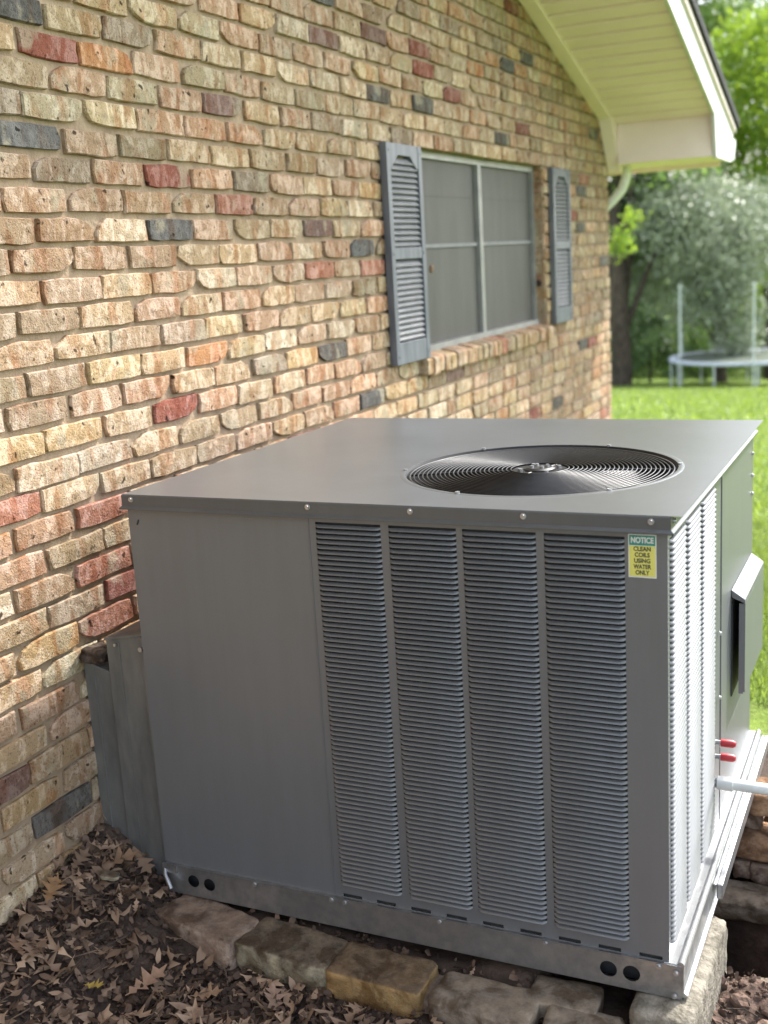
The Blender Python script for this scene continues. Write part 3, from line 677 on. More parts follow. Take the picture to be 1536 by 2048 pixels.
# screws
sm = MB(); sm.tube([(0, -.0005, 0), (0, -.0015, 0)], .0062, 12); sm.tube([(0, -.0015, 0), (0, -.0052, 0)], [.0047, .0042], 6); me = None
def screw(x_, y_, z_, side=0):
    global me
    if me is None: o = sm.build('screw', MAT['screw']); me = o.data
    else: o = link(bpy.data.objects.new('screw', me))
    o.location = (x_, y_, z_); o.rotation_euler = (0, 0, math.pi / 2 if side else 0); U(o)
for x_ in (.224, .675, .908, 1.144, 1.387): screw(x_, YF - ex - .002, 1.005)
for x_ in (.462, .663, .697, .926, 1.163, 1.396): screw(x_, YF - .009, .0965)
for y_ in (-.225, -.022, .272, .371, .66): screw(X1 + ex + .002, y_, 1.003, 1)
for y_, z_ in ((.34, .60), (.34, .44), (.885, .93), (.885, .87), (.885, .82)): screw(X1 + .004, y_, z_, 1)
screw(1.427, YF - .010, .038); screw(1.430, YF - .010, .090)
# galvanised base rails
b = MB(); yb = YF - .008
b.sheet(TF(yb), X0 + .004, 1.44, .034, .101, circles=[(.288, .070, .0155), (.333, .069, .0155), (1.294, .067, .0175), (1.341, .067, .0175)])
b.box(X0 + .004, 1.44, yb + .0004, yb + .004, .030, .034); b.box(X0 + .004, 1.44, yb, yb + .016, .1012, .1036); b.box(X0 + .004, 1.44, yb, yb + .03, .0315, .0335)
U(b.build('base_rail', MAT['galv']))
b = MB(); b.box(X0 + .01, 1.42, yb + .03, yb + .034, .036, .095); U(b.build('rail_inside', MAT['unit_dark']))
b = MB()
# side rail profile (x,z): ledge, upturned lip, outer face, lower flange
pr = [(X1 - .01, .106), (1.431, .106), (1.436, .112), (1.442, .112), (1.446, .106), (1.444, .100), (1.444, .046), (1.452, .040), (1.452, .034), (1.41, .034)]
b.prism(pr[::-1], 1, yb + .003, YB + .03)
sr = U(b.build('side_rail', MAT['galv'], None, .001))
b = MB(); b.box(1.4525, 1.466, .10, YB + .04, .055, .092); b.box(1.4445, 1.4525, .10, YB + .04, .086, .0915); U(b.build('outer_channel', MAT['galv'], None, .004))
b = MB(); b.box(X0, X1, YB - .005, YB + .01, .034, .101); b.box(X0, X0 + .006, yb + .004, YB, .034, .101); U(b.build('base_rail', MAT['galv']))
# lifting bracket at the left end
b = MB(); b.tube([(.206, YF - .004, .098), (.215, YF - .02, .080), (.236, YF - .03, .052)], .0055, 8); b.box(.205, .245, YF - .014, YF - .0085, .085, .106); U(b.build('lifting_bracket', MAT['galv']))
# control hood on the side
b = MB(); hx = X1 + .037
b.prism([(X1 + .004, .632), (hx, .618), (hx, .628), (hx - .004, .632), (X1 + .004, .652), (X1 + .004, .652)][:5], 1, .525, .890)
hood = U(b.build('intake_hood', MAT['unit'], None, .0015))
b = MB(); b.box(hx - .004, hx, .53, .885, .385, .617); b.box(X1 + .004, hx - .004, .881, .885, .385, .617); b.box(X1 + .022, hx - .004, .530, .533, .38, .617); U(b.build('hood_face', MAT['unit']), hood)
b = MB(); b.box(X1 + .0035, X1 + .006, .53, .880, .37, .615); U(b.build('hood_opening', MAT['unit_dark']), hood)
for z_ in (.334, .298):
    b = MB(); b.tube([(X1, .272 + .05, z_), (X1 + .012, .272 + .05, z_)], .006, 10); b.tube([(X1 + .012, .322, z_), (X1 + .040, .322, z_), (X1 + .046, .322, z_)], [.0095, .0095, .005], 14, 1)
    U(b.build('service_valve_cap', [MAT['galv'], MAT['red_cap']]))
# notice label
b = MB(); lx, lz, lw, lh = 1.369, .937, .052, .083; b.box(lx - lw / 2, lx + lw / 2, YF - .0012, YF - .0004, lz - lh / 2, lz + lh / 2); lab = U(b.build('notice_label', MAT['label_white']))
b = MB(); b.box(lx - .0240, lx + .0240, YF - .0018, YF - .0014, lz + .0205, lz + .0395); U(b.build('label_header', MAT['green_label']), lab)
b = MB(); b.box(lx - .0240, lx + .0240, YF - .0018, YF - .0014, lz - .0385, lz + .0195); U(b.build('label_field', MAT['yellow_label']), lab)
def text(s_, x_, y_, z_, size, mat, par, rot=(math.pi / 2, 0, 0), width=None, bold=0):
    c = bpy.data.curves.new('text', 'FONT'); c.body = s_; c.size = size; c.align_x = 'CENTER'; c.align_y = 'CENTER'; c.extrude = .0001; c.offset = bold
    to = bpy.data.objects.new('tmp', c); COL.objects.link(to); bpy.context.view_layer.update()
    me = bpy.data.meshes.new_from_object(to.evaluated_get(bpy.context.evaluated_depsgraph_get())); bpy.data.objects.remove(to)
    me.materials.clear(); me.materials.append(mat)
    o = bpy.data.objects.new('lettering', me); link(o); o.location = (x_, y_, z_); o.rotation_euler = rot
    if width:
        xs = [v_.co.x for v_ in me.vertices]; o.scale = (width / (max(xs) - min(xs)), 1, 1)
    o.parent = par; return o
text('NOTICE', lx, YF - .0021, lz + .030, .0150, MAT['label_white'], lab, width=.042, bold=.0006)
for i, (s_, w_) in enumerate((('CLEAN', .032), ('COILS', .028), ('USING', .030), ('WATER', .033), ('ONLY', .026))):
    text(s_, lx, YF - .0021, lz + .0135 - i * .0113, .0115, MAT['ink'], lab, width=w_, bold=.0004)

# ------------------------------------------------------------ things against and under the unit
def top(name, label, cat, group=None): o = bpy.data.objects[name]; return tag(o, label, cat, group)
duct = empty('supply_duct', (.1, -.1, .1)); tag(duct, 'weathered galvanised sheet metal duct between the brick wall and the grey unit', 'duct')
def D(o): o.parent = duct; o.matrix_parent_inverse = Matrix.Translation(-Vector((.1, -.1, .1))); return o
b = MB(); b.prism([(.001, .02), (.083, .02), (.083, .565), (.001, .590)], 1, -.214, .78); b.box(.030, .0335, -.217, -.2145, .03, .57); D(b.build('low_section', MAT['galv_old'], None, .002))
b = MB(); b.prism([(.0835, .02), (.199, .02), (.199, .672), (.0835, .652)], 1, -.222, .80); b.prism([(.080, .650), (.2035, .672), (.2035, .678), (.080, .656)], 1, -.226, .81)
b.box(.120, .1225, -.2245, -.2222, .03, .65); b.box(.186, .1985, -.228, -.2225, .03, .668); D(b.build('tall_section', MAT['galv_old'], None, .0015))
b = MB(); b.tube([(.19, -.229, .64), (.19, -.234, .64)], .006, 8); b.tube([(.112, -.224, .642), (.112, -.228, .642)], .004, 8); D(b.build('screw', MAT['screw']))
def rock(name, loc, size, mat, seed, rot=(0, 0, 0), noise_=.07, squash=4):
    """worn block: a rounded box with lumps, chipped edges and a crumbly surface"""
    from mathutils import noise as mn
    bm = bmesh.new(); bmesh.ops.create_cube(bm, size=2); bmesh.ops.subdivide_edges(bm, edges=bm.edges[:], cuts=15, use_grid_fill=True)
    r = random.Random(seed); of = Vector((r.uniform(0, 50), r.uniform(0, 50), r.uniform(0, 50)))
    for v_ in bm.verts:
        c = v_.co.copy(); n_ = (abs(c.x) ** squash + abs(c.y) ** squash + abs(c.z) ** squash) ** (1 / squash); c /= n_; c *= 1.04
        w3 = Vector((c.x * size[0] / 2, c.y * size[1] / 2, c.z * size[2] / 2)); edge = sorted((abs(c.x), abs(c.y), abs(c.z)))[1]
        f = noise_ * (1.3 * mn.noise(c * 1.3 + of) + .8 * mn.fractal(w3 * 45 + of, .7, 2.1, 4)) - .10 * max(0, edge - .72) * (1 + 2.5 * mn.noise(w3 * 30 + of))
        v_.co = w3 * (1 + f)
    for f in bm.faces: f.smooth = True
    me = bpy.data.meshes.new(name); bm.to_mesh(me); bm.free(); me.materials.append(mat)
    o = bpy.data.objects.new(name, me); o.location = loc; o.rotation_euler = rot; return link(o)
def stone_mat(name, ca, cb, cc, topdirt=.8):
    m, t, p = newmat(name); v = geo(t)
    n = noise(t, 26, 5, .65, vec=v); r = ramp(t, [(.3, ca), (.52, cb), (.72, cc)]); t.links.new(n.outputs[0], r.inputs[0])
    n0 = noise(t, 13, 4, .6, vec=v, dist=.5); r0 = ramp(t, [(.42, (.62, .56, .5)), (.5, (1, 1, 1)), (.6, (1.25, 1.2, 1.12))]); t.links.new(n0.outputs[0], r0.inputs[0])
    g = t.nodes.new('ShaderNodeNewGeometry'); s_ = N(t, 'ShaderNodeSeparateXYZ'); t.links.new(g.outputs['Normal'], s_.inputs[0])
    k = N(t, 'ShaderNodeMapRange', interpolation_type='SMOOTHSTEP'); k.inputs[1].default_value = .35; k.inputs[2].default_value = .9; k.inputs[4].default_value = topdirt; t.links.new(s_.outputs[2], k.inputs[0])
    n2 = noise(t, 40, 5, .7, vec=v); r2 = ramp(t, [(.3, (.05, .037, .028)), (.75, (.25, .185, .135))]); t.links.new(n2.outputs[0], r2.inputs[0])
    t.links.new(mix(t, 1.0, mix(t, k.outputs[0], r.outputs[0], r2.outputs[0]), r0.outputs[0], 'MULTIPLY'), p.inputs['Base Color'])
    p.inputs['Roughness'].default_value = .93; p.inputs['Specular IOR Level'].default_value = .15
    bump(t, noise(t, 120, 7, .75, vec=v).outputs[0], 1.0, .010, p); return m
sA = stone_mat('reddish edging brick', (.22, .16, .13), (.38, .28, .22), (.56, .48, .40), .5); sB = stone_mat('mossy pale edging brick', (.17, .14, .10), (.37, .33, .24), (.52, .48, .37))
sC = stone_mat('yellow faced edging brick', (.26, .16, .07), (.42, .28, .13), (.50, .37, .20), .85); sD = stone_mat('grey brown edging brick', (.18, .145, .11), (.34, .285, .225), (.46, .40, .33), .35)
sE = stone_mat('tan broken brick', (.22, .12, .07), (.42, .26, .16), (.55, .38, .26), .2)
grp = 'old bricks bedded in the soil along the front of the unit'
EB = [((.352, -.300, -.018), (.255, .115, .085), sA, 1, (0, .02, -.22), 'reddish worn edging brick leftmost under the unit rail, pale along its face'),
      ((.590, -.312, -.028), (.250, .120, .085), sB, 2, (0, .02, -.08), 'edging brick with a cream mossy face, between the reddish and the yellow faced ones'),
      ((.815, -.325, -.030), (.235, .115, .085), sC, 3, (.03, .02, -.02), 'edging brick with an ochre yellow front face and a dirty brown top'),
      ((1.055, -.338, -.036), (.225, .108, .085), sD, 4, (.05, .03, .0), 'large rounded grey brown edging brick right of the ochre yellow one'),
      ((1.262, -.345, -.045), (.160, .110, .075), sD, 5, (.0, .08, .12), 'rightmost edging brick, small and pitted, beside the dark gap under the unit'),
      ((1.205, -.262, -.030), (.150, .090, .06), sD, 6, (.0, .03, .05), 'dirty brick piece tucked behind the rightmost edging brick'),
      ((.938, -.318, -.050), (.05, .09, .07), sA, 9, (.0, .03, .05), 'small broken brick chip wedged left of the large rounded edging brick')]
for loc, size, mt_, sd, rot, lab_ in EB: tag(rock('edging_brick', loc, (size[0] * .93, size[1], size[2]), mt_, sd, rot, squash=20, noise_=.022), lab_, 'brick', grp)
tag(rock('brick_chunk', (.035, -.20, .605), (.07, .07, .035), stone_mat('mortar crusted chunk', (.05, .035, .03), (.13, .10, .085), (.25, .21, .18), .3), 12, (0, .05, .1), noise_=.14), 'rough crusted brick chunk lying on the low duct section against the wall', 'rubble')
tag(rock('pebble', (.13, -.36, .115), (.045, .028, .014), sB, 14, (0, .1, .3)), 'small pale stone lying on the leaf litter below the metal duct', 'stone')
o = rock('concrete_block', (1.412, -.110, -.095), (.125, .39, .235), MAT['concrete'], 21, (0, 0, -.02), squash=26, noise_=.006); tag(o, 'weathered concrete block carrying the front right corner of the unit', 'block')
o = rock('concrete_block', (1.18, .16, -.06), (.16, .44, .19), MAT['concrete'], 22, squash=14, noise_=.012); tag(o, 'concrete block in the dark gap under the middle of the unit', 'block')
o = rock('concrete_block', (.34, .30, -.06), (.16, .44, .19), MAT['concrete'], 23, squash=14, noise_=.012); tag(o, 'concrete block under the unit side nearest the wall', 'block')
gp2 = 'broken bricks around the hole'
for loc, size, mt_, sd, rot, lab_ in (
      ((1.545, .700, .030), (.21, .11, .066), sE, 31, (.0, -.03, .12), 'orange tan broken brick, topmost in the stack under the white pipe'),
      ((1.590, .655, -.030), (.115, .10, .062), sE, 32, (.0, .02, -.1), 'bright tan half brick right of the hollow in the stack'),
      ((1.430, .715, -.030), (.10, .10, .062), sA, 37, (.0, .02, .05), 'reddish half brick left of the hollow, mostly behind the rail'),
      ((1.530, .670, -.094), (.23, .12, .062), sE, 33, (.0, .03, .05), 'tan brown brick under the hollow in the stack'),
      ((1.560, .655, -.156), (.19, .12, .060), sA, 36, (.0, .0, -.06), 'dark brown brick lowest in the stack at the back of the hole'),
      ((1.440, .665, -.156), (.06, .10, .055), sA, 38, (.0, .0, .1), 'dark brick end beside the lowest brick of the stack'),
      ((1.50, .545, -.205), (.24, .11, .055), sD, 34, (.03, .01, .02), 'grey brown slab forming the ledge at the back of the hole'),
      ((1.555, .075, -.135), (.07, .05, .03), sD, 35, (.1, .1, .3), 'pale lump of rubble at the near edge of the hole')):
    tag(rock('broken_brick', loc, size, mt_, sd, rot, squash=9, noise_=.05), lab_, 'brick', gp2)
# small things on the window
b = MB(); b.tube([(-.004 + .010 * math.cos(q * .5236) - .03, Y1 - .006, 1.322 + .012 * math.sin(q * .5236)) for q in range(12)], .0045, 6, closed=True); b.tube([(-.034, Y1 - .001, 1.322), (-.034, Y1 - .014, 1.322)], .005, 8)
H(b.build('hose_hook', MAT['wire']))
nest = rock('mud_nest', (-.045, 2.235, 1.445), (.016, .02, .032), sA, 41, (0, 0, 0), squash=3, noise_=.15); nest.data.materials[0] = varied('orange mud', (.20, .12, .08), (.34, .23, .16), 40, .9)
H(nest)
# condensate pipe
b = MB(); pz, py = .247, .288; b.tube([(X1 - .01, py, pz), (X1 + .012, py, pz)], .0125, 14, 1); b.tube([(X1 + .010, py, pz), (X1 + .045, py, pz - .0005)], .0165, 18); b.tube([(X1 + .045, py, pz), (1.75, py, pz - .004), (2.3, py + .005, pz - .01)], .0135, 18)
b.tube([(2.3, py + .005, pz - .01), (2.325, py + .005, pz - .02), (2.33, py + .005, pz - .045), (2.33, py + .005, -.12)], .0145, 16)
pipe = b.build('drain_pipe', [MAT['pvc'], MAT['galv']]); tag(pipe, 'white plastic drain pipe running out of the side of the unit', 'pipe')
# ------------------------------------------------------------ litter, grass
def quads_to_mesh(name, V, F, mats, **k): return npmesh(name, V, F, mats, **k)
rs = np.random.RandomState(11)
def oak_leaf():
    prof = [(0, .012), (.10, .02), (.18, .13), (.25, .04), (.36, .23), (.45, .06), (.56, .31), (.65, .07), (.77, .22), (.85, .07), (1.0, .015)]
    V = []; F = []
    for i, (u, w_) in enumerate(prof):
        lift = .04 if w_ > .15 else 0
        V += [(u - .5 + lift, -w_, 0), (u - .5, 0, 0), (u - .5 + lift, w_, 0)]
    for i in range(len(prof) - 1): b = i * 3; F += [(b, b + 3, b + 4, b + 1), (b + 1, b + 4, b + 5, b + 2)]
    return np.array(V), np.array(F)
OV, OF = oak_leaf()
def rotm(a, b, c):
    ca, sa, cb, sb, cc, sc = np.cos(a), np.sin(a), np.cos(b), np.sin(b), np.cos(c), np.sin(c)
    Rz = np.array([[cc, -sc, 0], [sc, cc, 0], [0, 0, 1]]); Ry = np.array([[cb, 0, sb], [0, 1, 0], [-sb, 0, cb]]); Rx = np.array([[1, 0, 0], [0, ca, -sa], [0, sa, ca]])
    return Rz @ Ry @ Rx
def curl(V, c, e):
    V = V.copy(); V[:, 2] = c * (V[:, 1] ** 2) * 2.2 + e * (V[:, 0] ** 2) + .05 * c * np.sin(V[:, 0] * 17); return V
def litter(n, box, s0, s1, name, mat, tilt=.35, dens=None, lift=.006, base=None, strip=1.0):
    Vs = []; Fs = []; k = 0
    bv, bf = base if base is not None else (OV, OF)
    X = rs.uniform(box[0], box[1], n); Y = rs.uniform(box[2], box[3], n)
    if dens is not None: m_ = dens(X, Y) > rs.rand(n); X = X[m_]; Y = Y[m_]
    Z = gheight(X, Y)
    for x_, y_, z_ in zip(X, Y, Z):
        s = rs.uniform(s0, s1); v_ = curl(bv, rs.normal(0, .9), rs.normal(.1, .35)) * (s, s * rs.uniform(.6, 1) * strip, s)
        v_ = v_ @ rotm(rs.normal(0, tilt), rs.normal(0, tilt), rs.uniform(0, 6.28)).T
        v_ = v_ + (x_, y_, z_ + lift + rs.uniform(0, .012)); Vs.append(v_); Fs.append(bf + k); k += len(v_)
    o = npmesh(name, np.concatenate(Vs), np.concatenate(Fs), mat, smooth=True); return o
soilmask = lambda x, y: ((y < -.26) | (x < .2)) * np.where(y < -.2, 1, .2) * np.where((x > .22) & (y > -.42), .12, 1.0) * np.where(x > 1.42, .15, 1)
o = litter(1700, (-.0, 1.9, -1.5, -.0), .035, .115, 'leaf_litter', MAT['oak_leaf'], .42, soilmask); tag(o, 'brown dry oak leaves covering the soil', kind='stuff')
CH = (np.array([(-.5, -.3, 0), (-.1, -.45, .08), (.5, -.2, 0), (-.45, .3, .05), (0, .4, .12), (.5, .35, 0)]), np.array([(0, 1, 4, 3), (1, 2, 5, 4)]))
OVT = (np.array([(-.5, 0, 0), (-.2, -.2, .03), (-.2, .2, .03), (.15, -.19, .03), (.15, .19, .03), (.5, 0, 0), (-.2, 0, 0), (.15, 0, 0)]), np.array([(0, 1, 6, 2), (1, 3, 7, 6), (6, 7, 4, 2), (3, 5, 4, 7)]))
o = litter(2600, (-.0, 1.9, -1.5, -.0), .018, .075, 'fallen_leaves', MAT['oak_leaf'], .5, soilmask, .004, OVT); tag(o, 'small dry leaves mixed into the litter', kind='stuff')
bt = MB()
for i in range(170):
    x_ = rs.uniform(.02, 1.5); y_ = rs.uniform(-1.0, -.27)
    if x_ > .2 and y_ > -.40: continue
    a_ = rs.uniform(0, 6.28); L_ = rs.uniform(.04, .18); z0 = gz(x_, y_) + .014
    bt.tube([(x_, y_, z0), (x_ + math.cos(a_) * L_ / 2, y_ + math.sin(a_) * L_ / 2, z0 + rs.uniform(0, .012)), (x_ + math.cos(a_ + .3) * L_, y_ + math.sin(a_ + .3) * L_, z0 + rs.uniform(-.004, .014))], [.0018, .0014, .0007], 5)
tag(bt.build('twigs', MAT['twig']), kind='stuff')
o = litter(24000, (0, 2.1, -1.3, .1), .004, .022, 'mulch', MAT['mulch'], .7, lambda x, y: ((y < -.24) | ((x < .2) & (y < -.22)) | (x > 1.47)) * np.where(x > 1.42, .5, 1.0) * np.where((x > .24) & (x < 1.4) & (y > -.40), .45, 1.0), .003, CH); tag(o, kind='stuff')
m_clod = varied('clay clods', (.045, .03, .024), (.22, .15, .115), 18, .95, .8, .006, 90, spec=.15)
grpl = 'large dry oak leaves lying on the litter'
def big_leaf(x_, y_, s, rz, tilt, col, lab_, c=.5):
    v_ = curl(OV, c, .25) * s; v_ = v_ @ rotm(tilt, -.15, rz).T
    m, t, p = newmat('dry leaf'); r = ramp(t, [(.3, tuple(q * .75 for q in col)), (.7, col)]); t.links.new(noise(t, 60, 4, .6, vec=geo(t)).outputs[0], r.inputs[0]); t.links.new(r.outputs[0], p.inputs['Base Color']); p.inputs['Roughness'].default_value = .75
    o = npmesh('oak_leaf', v_, OF, m, smooth=True); o.location = (x_, y_, gz(x_, y_) + .022); tag(o, lab_, 'leaf', grpl)
tan = (.30, .19, .115)
def gp_(px, py, z_=-.03):
    d = cF + cR * ((px - 768) / 2297.18) - cU * ((py - 1024) / 2297.18)
    for k in range(400):
        t_ = 1.2 + k * .01; q = CP + d * t_
        if q.z <= gz(q.x, q.y) + .015: break
    return q.x, q.y
for px, py, s, rz, tl, c_, lab_ in ((235, 1730, .115, .7, .2, tan, 'tan oak leaf lying diagonally on the bank below the duct'),
    (105, 1790, .10, 2.0, .3, (.30, .17, .08), 'orange brown oak leaf against the foot of the brick wall'),
    (295, 1975, .11, 1.2, .1, (.33, .21, .14), 'pale oak leaf near the bottom of the picture left of centre'),
    (190, 1983, .055, .1, .1, (.42, .30, .07), 'small yellow leaf among the brown litter'),
    (160, 1725, .08, 1.7, .5, (.17, .11, .07), 'dull brown oak leaf standing on edge near the wall foot'),
    (550, 2010, .09, 2.2, .3, (.32, .21, .15), 'pale curled oak leaf in front of the mossy cream edging brick'),
    (415, 1995, .075, .4, .2, tan, 'narrow tan oak leaf in front of the reddish edging brick'),
    (35, 1900, .08, 2.6, .4, (.22, .13, .08), 'brown oak leaf in the lower left corner of the picture')):
    big_leaf(*gp_(px, py), s, rz, tl, c_, lab_)
# clods and roots in the dug soil at the right
from mathutils import noise as mn
r = np.random.RandomState(21); VV = []; FFc = []; k = 0
bm = bmesh.new(); bmesh.ops.create_icosphere(bm, subdivisions=2, radius=1); IV = np.array([v_.co[:] for v_ in bm.verts]); IF = np.array([[v_.index for v_ in f.verts] for f in bm.faces]); bm.free()
for i in range(1100):
    x_ = r.uniform(1.47, 2.2); y_ = r.uniform(-.75, .08); s = r.gamma(1.6, .0045) + .0035; s = min(s, .028)
    n_ = np.array([1 + .45 * mn.noise(Vector(q) * 1.4 + Vector((i * 3.1, 0, 0))) for q in IV])
    v_ = IV * n_[:, None] * (s, s * r.uniform(.6, 1), s * r.uniform(.5, .8)); v_ = v_ @ rotm(r.normal(0, .3), r.normal(0, .3), r.uniform(0, 6.28)).T + (x_, y_, gz(x_, y_) + s * .2)
    VV.append(v_); FFc.append(IF + k); k += len(IV)
cl = npmesh('soil_clods', np.concatenate(VV), np.concatenate(FFc), m_clod); tag(cl, kind='stuff')
b = MB()
for i in range(26):
    x_ = r.uniform(1.49, 2.0); y_ = r.uniform(-.5, .1); a_ = r.uniform(0, 6.28); L_ = r.uniform(.05, .16); pts = []
    for q in range(5): pts.append((x_ + math.cos(a_) * L_ * q / 4 + r.normal(0, .004), y_ + math.sin(a_) * L_ * q / 4 + r.normal(0, .004), gz(x_ + math.cos(a_) * L_ * q / 4, y_ + math.sin(a_) * L_ * q / 4) + .008 + abs(r.normal(0, .008))))
    b.tube(pts, [.0016, .0014, .0012, .001, .0006], 5)
tag(b.build('roots', MAT['bark']), kind='stuff')
# grass blades (nearer lawn) and tufts
def blades(n, box, h0, h1, wd, name, dens=None, seed=5):
    r = np.random.RandomState(seed); X = r.uniform(box[0], box[1], n); Y = r.uniform(box[2], box[3], n)
    if dens is not None: m_ = dens(X, Y) > r.rand(n); X = X[m_]; Y = Y[m_]
    n = len(X); Z = gheight(X, Y, False); A = r.uniform(0, 6.28, n); Hh = r.uniform(h0, h1, n); B = r.uniform(.2, .9, n) * Hh; Wd = wd * r.uniform(.6, 1.3, n)
    dx, dy = np.cos(A), np.sin(A); V = np.zeros((n, 6, 3)); z0 = Z - .004
    for k, (q, bq, wq_) in enumerate(((0, 0, 1), (.6, .35, .8), (1, 1, .15))):
        for s, sg in ((0, -1), (1, 1)):
            V[:, k * 2 + s, 0] = X + dx * B * bq - dy * Wd * wq_ * sg; V[:, k * 2 + s, 1] = Y + dy * B * bq + dx * Wd * wq_ * sg; V[:, k * 2 + s, 2] = z0 + Hh * q
    b0 = np.arange(n)[:, None] * 6; F = np.concatenate([b0 + np.array([0, 1, 3, 2]), b0 + np.array([2, 3, 5, 4])])
    o = npmesh(name, V.reshape(-1, 3), F, MAT['grass_blade']); return tag(o, kind='stuff')
patch = lambda x, y: np.clip((y - 1.0 + .35 * lumps(x, y, 3, 2)) * 1.8, .0, 1) * (x > .35)
blades(70000, (.4, 3.6, 1.0, 4.5), .03, .075, .0022, 'grass', patch)
blades(60000, (-1.6, 6, 4.5, 14), .04, .10, .006, 'grass', None, 6)
blades(50000, (-7, 6, 14, 36), .05, .12, .016, 'grass', None, 7)
blades(1500, (1.48, 2.3, .55, 1.5), .02, .07, .002, 'grass', lambda x, y: (lumps(x, y, 9, 2) > .35) * .8, 8)

# ------------------------------------------------------------ trees and shrubs
def at(px, py, d): return CP + (cF + cR * ((px - 768) / 2297.18) - cU * ((py - 1024) / 2297.18)) * d
def foliage(rs_, blobs, nclump, nleaf, size, clump, squash=.7, droop=0.0):
    """leaf faces gathered in clumps through the crown's volume; blobs = (centre, radii)"""
    w_ = np.array([b_[1][0] * b_[1][1] * b_[1][2] for b_ in blobs]) ** .7; w_ /= w_.sum()
    idx = rs_.choice(len(blobs), nclump, p=w_); C_ = np.array([b_[0] for b_ in blobs])[idx]; R_ = np.array([b_[1] for b_ in blobs])[idx]
    d = rs_.normal(size=(nclump, 3)); d /= np.linalg.norm(d, axis=1)[:, None]; r_ = rs_.rand(nclump) ** .38
    cc = C_ + d * r_[:, None] * R_
    n = nclump * nleaf; cs = clump * rs_.uniform(.6, 1.4, nclump)
    ce = np.repeat(cc, nleaf, 0) + rs_.normal(size=(n, 3)) * np.repeat(cs, nleaf)[:, None] * (1, 1, squash)
    ce[:, 2] -= droop * np.abs(rs_.normal(size=n)) * np.repeat(cs, nleaf)
    nrm = rs_.normal(size=(n, 3)); nrm[:, 2] += .55; nrm /= np.linalg.norm(nrm, axis=1)[:, None]
    t1 = np.cross(nrm, rs_.normal(size=(n, 3))); t1 /= np.linalg.norm(t1, axis=1)[:, None]; t2 = np.cross(nrm, t1)
    s = size * rs_.uniform(.55, 1.35, n)[:, None]
    V = np.stack([ce - t1 * s, ce - t2 * s * .42 + nrm * s * .12, ce + t1 * s, ce + t2 * s * .42 + nrm * s * .12], 1).reshape(-1, 3)
    return V, np.arange(n * 4).reshape(n, 4), cc
def plant(name, base, label, cat, group, blobs, leafm, nclump, nleaf, size, clump, seed, trunk=None, limbs=10, droop=0, th=None):
    r = np.random.RandomState(seed); base = Vector(base); root = empty(name, base); tag(root, label, cat, group)
    V, F, cc = foliage(r, [((Vector(b_[0]) - base)[:], b_[1]) for b_ in blobs], nclump, nleaf, size, clump, droop=droop)
    npmesh('foliage', V, F, leafm, root)
    tr = trunk or .06; b = MB(); tops = [b_[0] for b_ in blobs]; t0 = Vector(tops[0]) - base
    hgt = th or max(t0.z, .5); pts = [Vector((0, 0, -.3))] + [Vector((t0.x * q ** 2 * .7 + .08 * math.sin(q * 5 + seed) * tr * 4, t0.y * q ** 2 * .7, hgt * q)) for q in (.02, .2, .45, .7, 1)]
    b.tube(pts, [tr * 1.35, tr * 1.15, tr, tr * .85, tr * .6, tr * .3], 12)
    sel = cc[r.choice(len(cc), min(limbs, len(cc)), replace=False)]
    for c in sel:
        s = pts[r.randint(2, 5)]; e = Vector(c); mid = (s + e) / 2 + Vector((0, 0, .12 * (e - s).length))
        b.tube([s, mid, e], [tr * .38, tr * .22, tr * .06], 6)
    b.build('trunk', MAT['bark'], root); return root
def onground(p): return (p.x, p.y, gz(p.x, p.y))
gt_ = 'trees beyond the lawn'; gs_ = 'shrubs behind the trampoline'
B = lambda px, py, d, rx, rz_, ry=None: (tuple(at(px, py, d)), (rx, ry or rx, rz_))
plant('shade_tree', onground(at(1238, 778, 35.5)), 'tall dark tree with a thick bare trunk just past the house corner', 'tree', gt_,
      [B(1235, 300, 36, 2.6, 2.2), B(1290, 380, 37, 2.2, 1.6), B(1225, 480, 36.5, 1.3, 1.2), B(1300, 200, 38, 2.4, 2.0), B(1180, 200, 36, 3, 2.5)], MAT['leaf_mid'], 420, 55, .12, .42, 1, .30, 14)
plant('weeping_tree', onground(at(1440, 768, 37.5)), 'grey green tree whose pale glossy drooping sprays hang behind the trampoline poles', 'tree', gt_,
      [B(1400, 450, 35, 2.3, 1.5), B(1450, 560, 34.4, 1.1, 1.1), B(1380, 590, 34.6, .75, .75), B(1480, 650, 34.2, .55, .8), B(1330, 420, 36, 1.7, 1.3), B(1520, 430, 36, 1.6, 1.3), B(1290, 540, 37, 1.2, 1.0)], MAT['leaf_grey'], 430, 60, .085, .30, 2, .17, 16, droop=.8)
plant('maple_tree', onground(at(1545, 758, 42)), 'light yellow green tree at the right edge, rising past the end of the eave', 'tree', gt_,
      [B(1500, 230, 39, 1.6, 1.8), B(1545, 330, 38.5, 1.4, 1.5), B(1510, 120, 40, 1.7, 1.6), B(1560, 480, 39, 1.5, 1.5), B(1440, 330, 40, 1.0, .9)], MAT['leaf_bright'], 260, 60, .11, .34, 3, .2, 12)
plant('tall_tree', onground(at(1400, 765, 45)), 'tallest tree, with sky glinting through its open crown above the roof edge', 'tree', gt_,
      [B(1420, 60, 45, 3.0, 2.6), B(1500, 0, 46, 2.6, 2.4), B(1380, 220, 45, 2.4, 2.0), B(1530, 150, 46, 2.0, 2.0), B(1300, -150, 46, 4.0, 3.0)], MAT['leaf_mid'], 420, 46, .14, .46, 4, .3, 18)
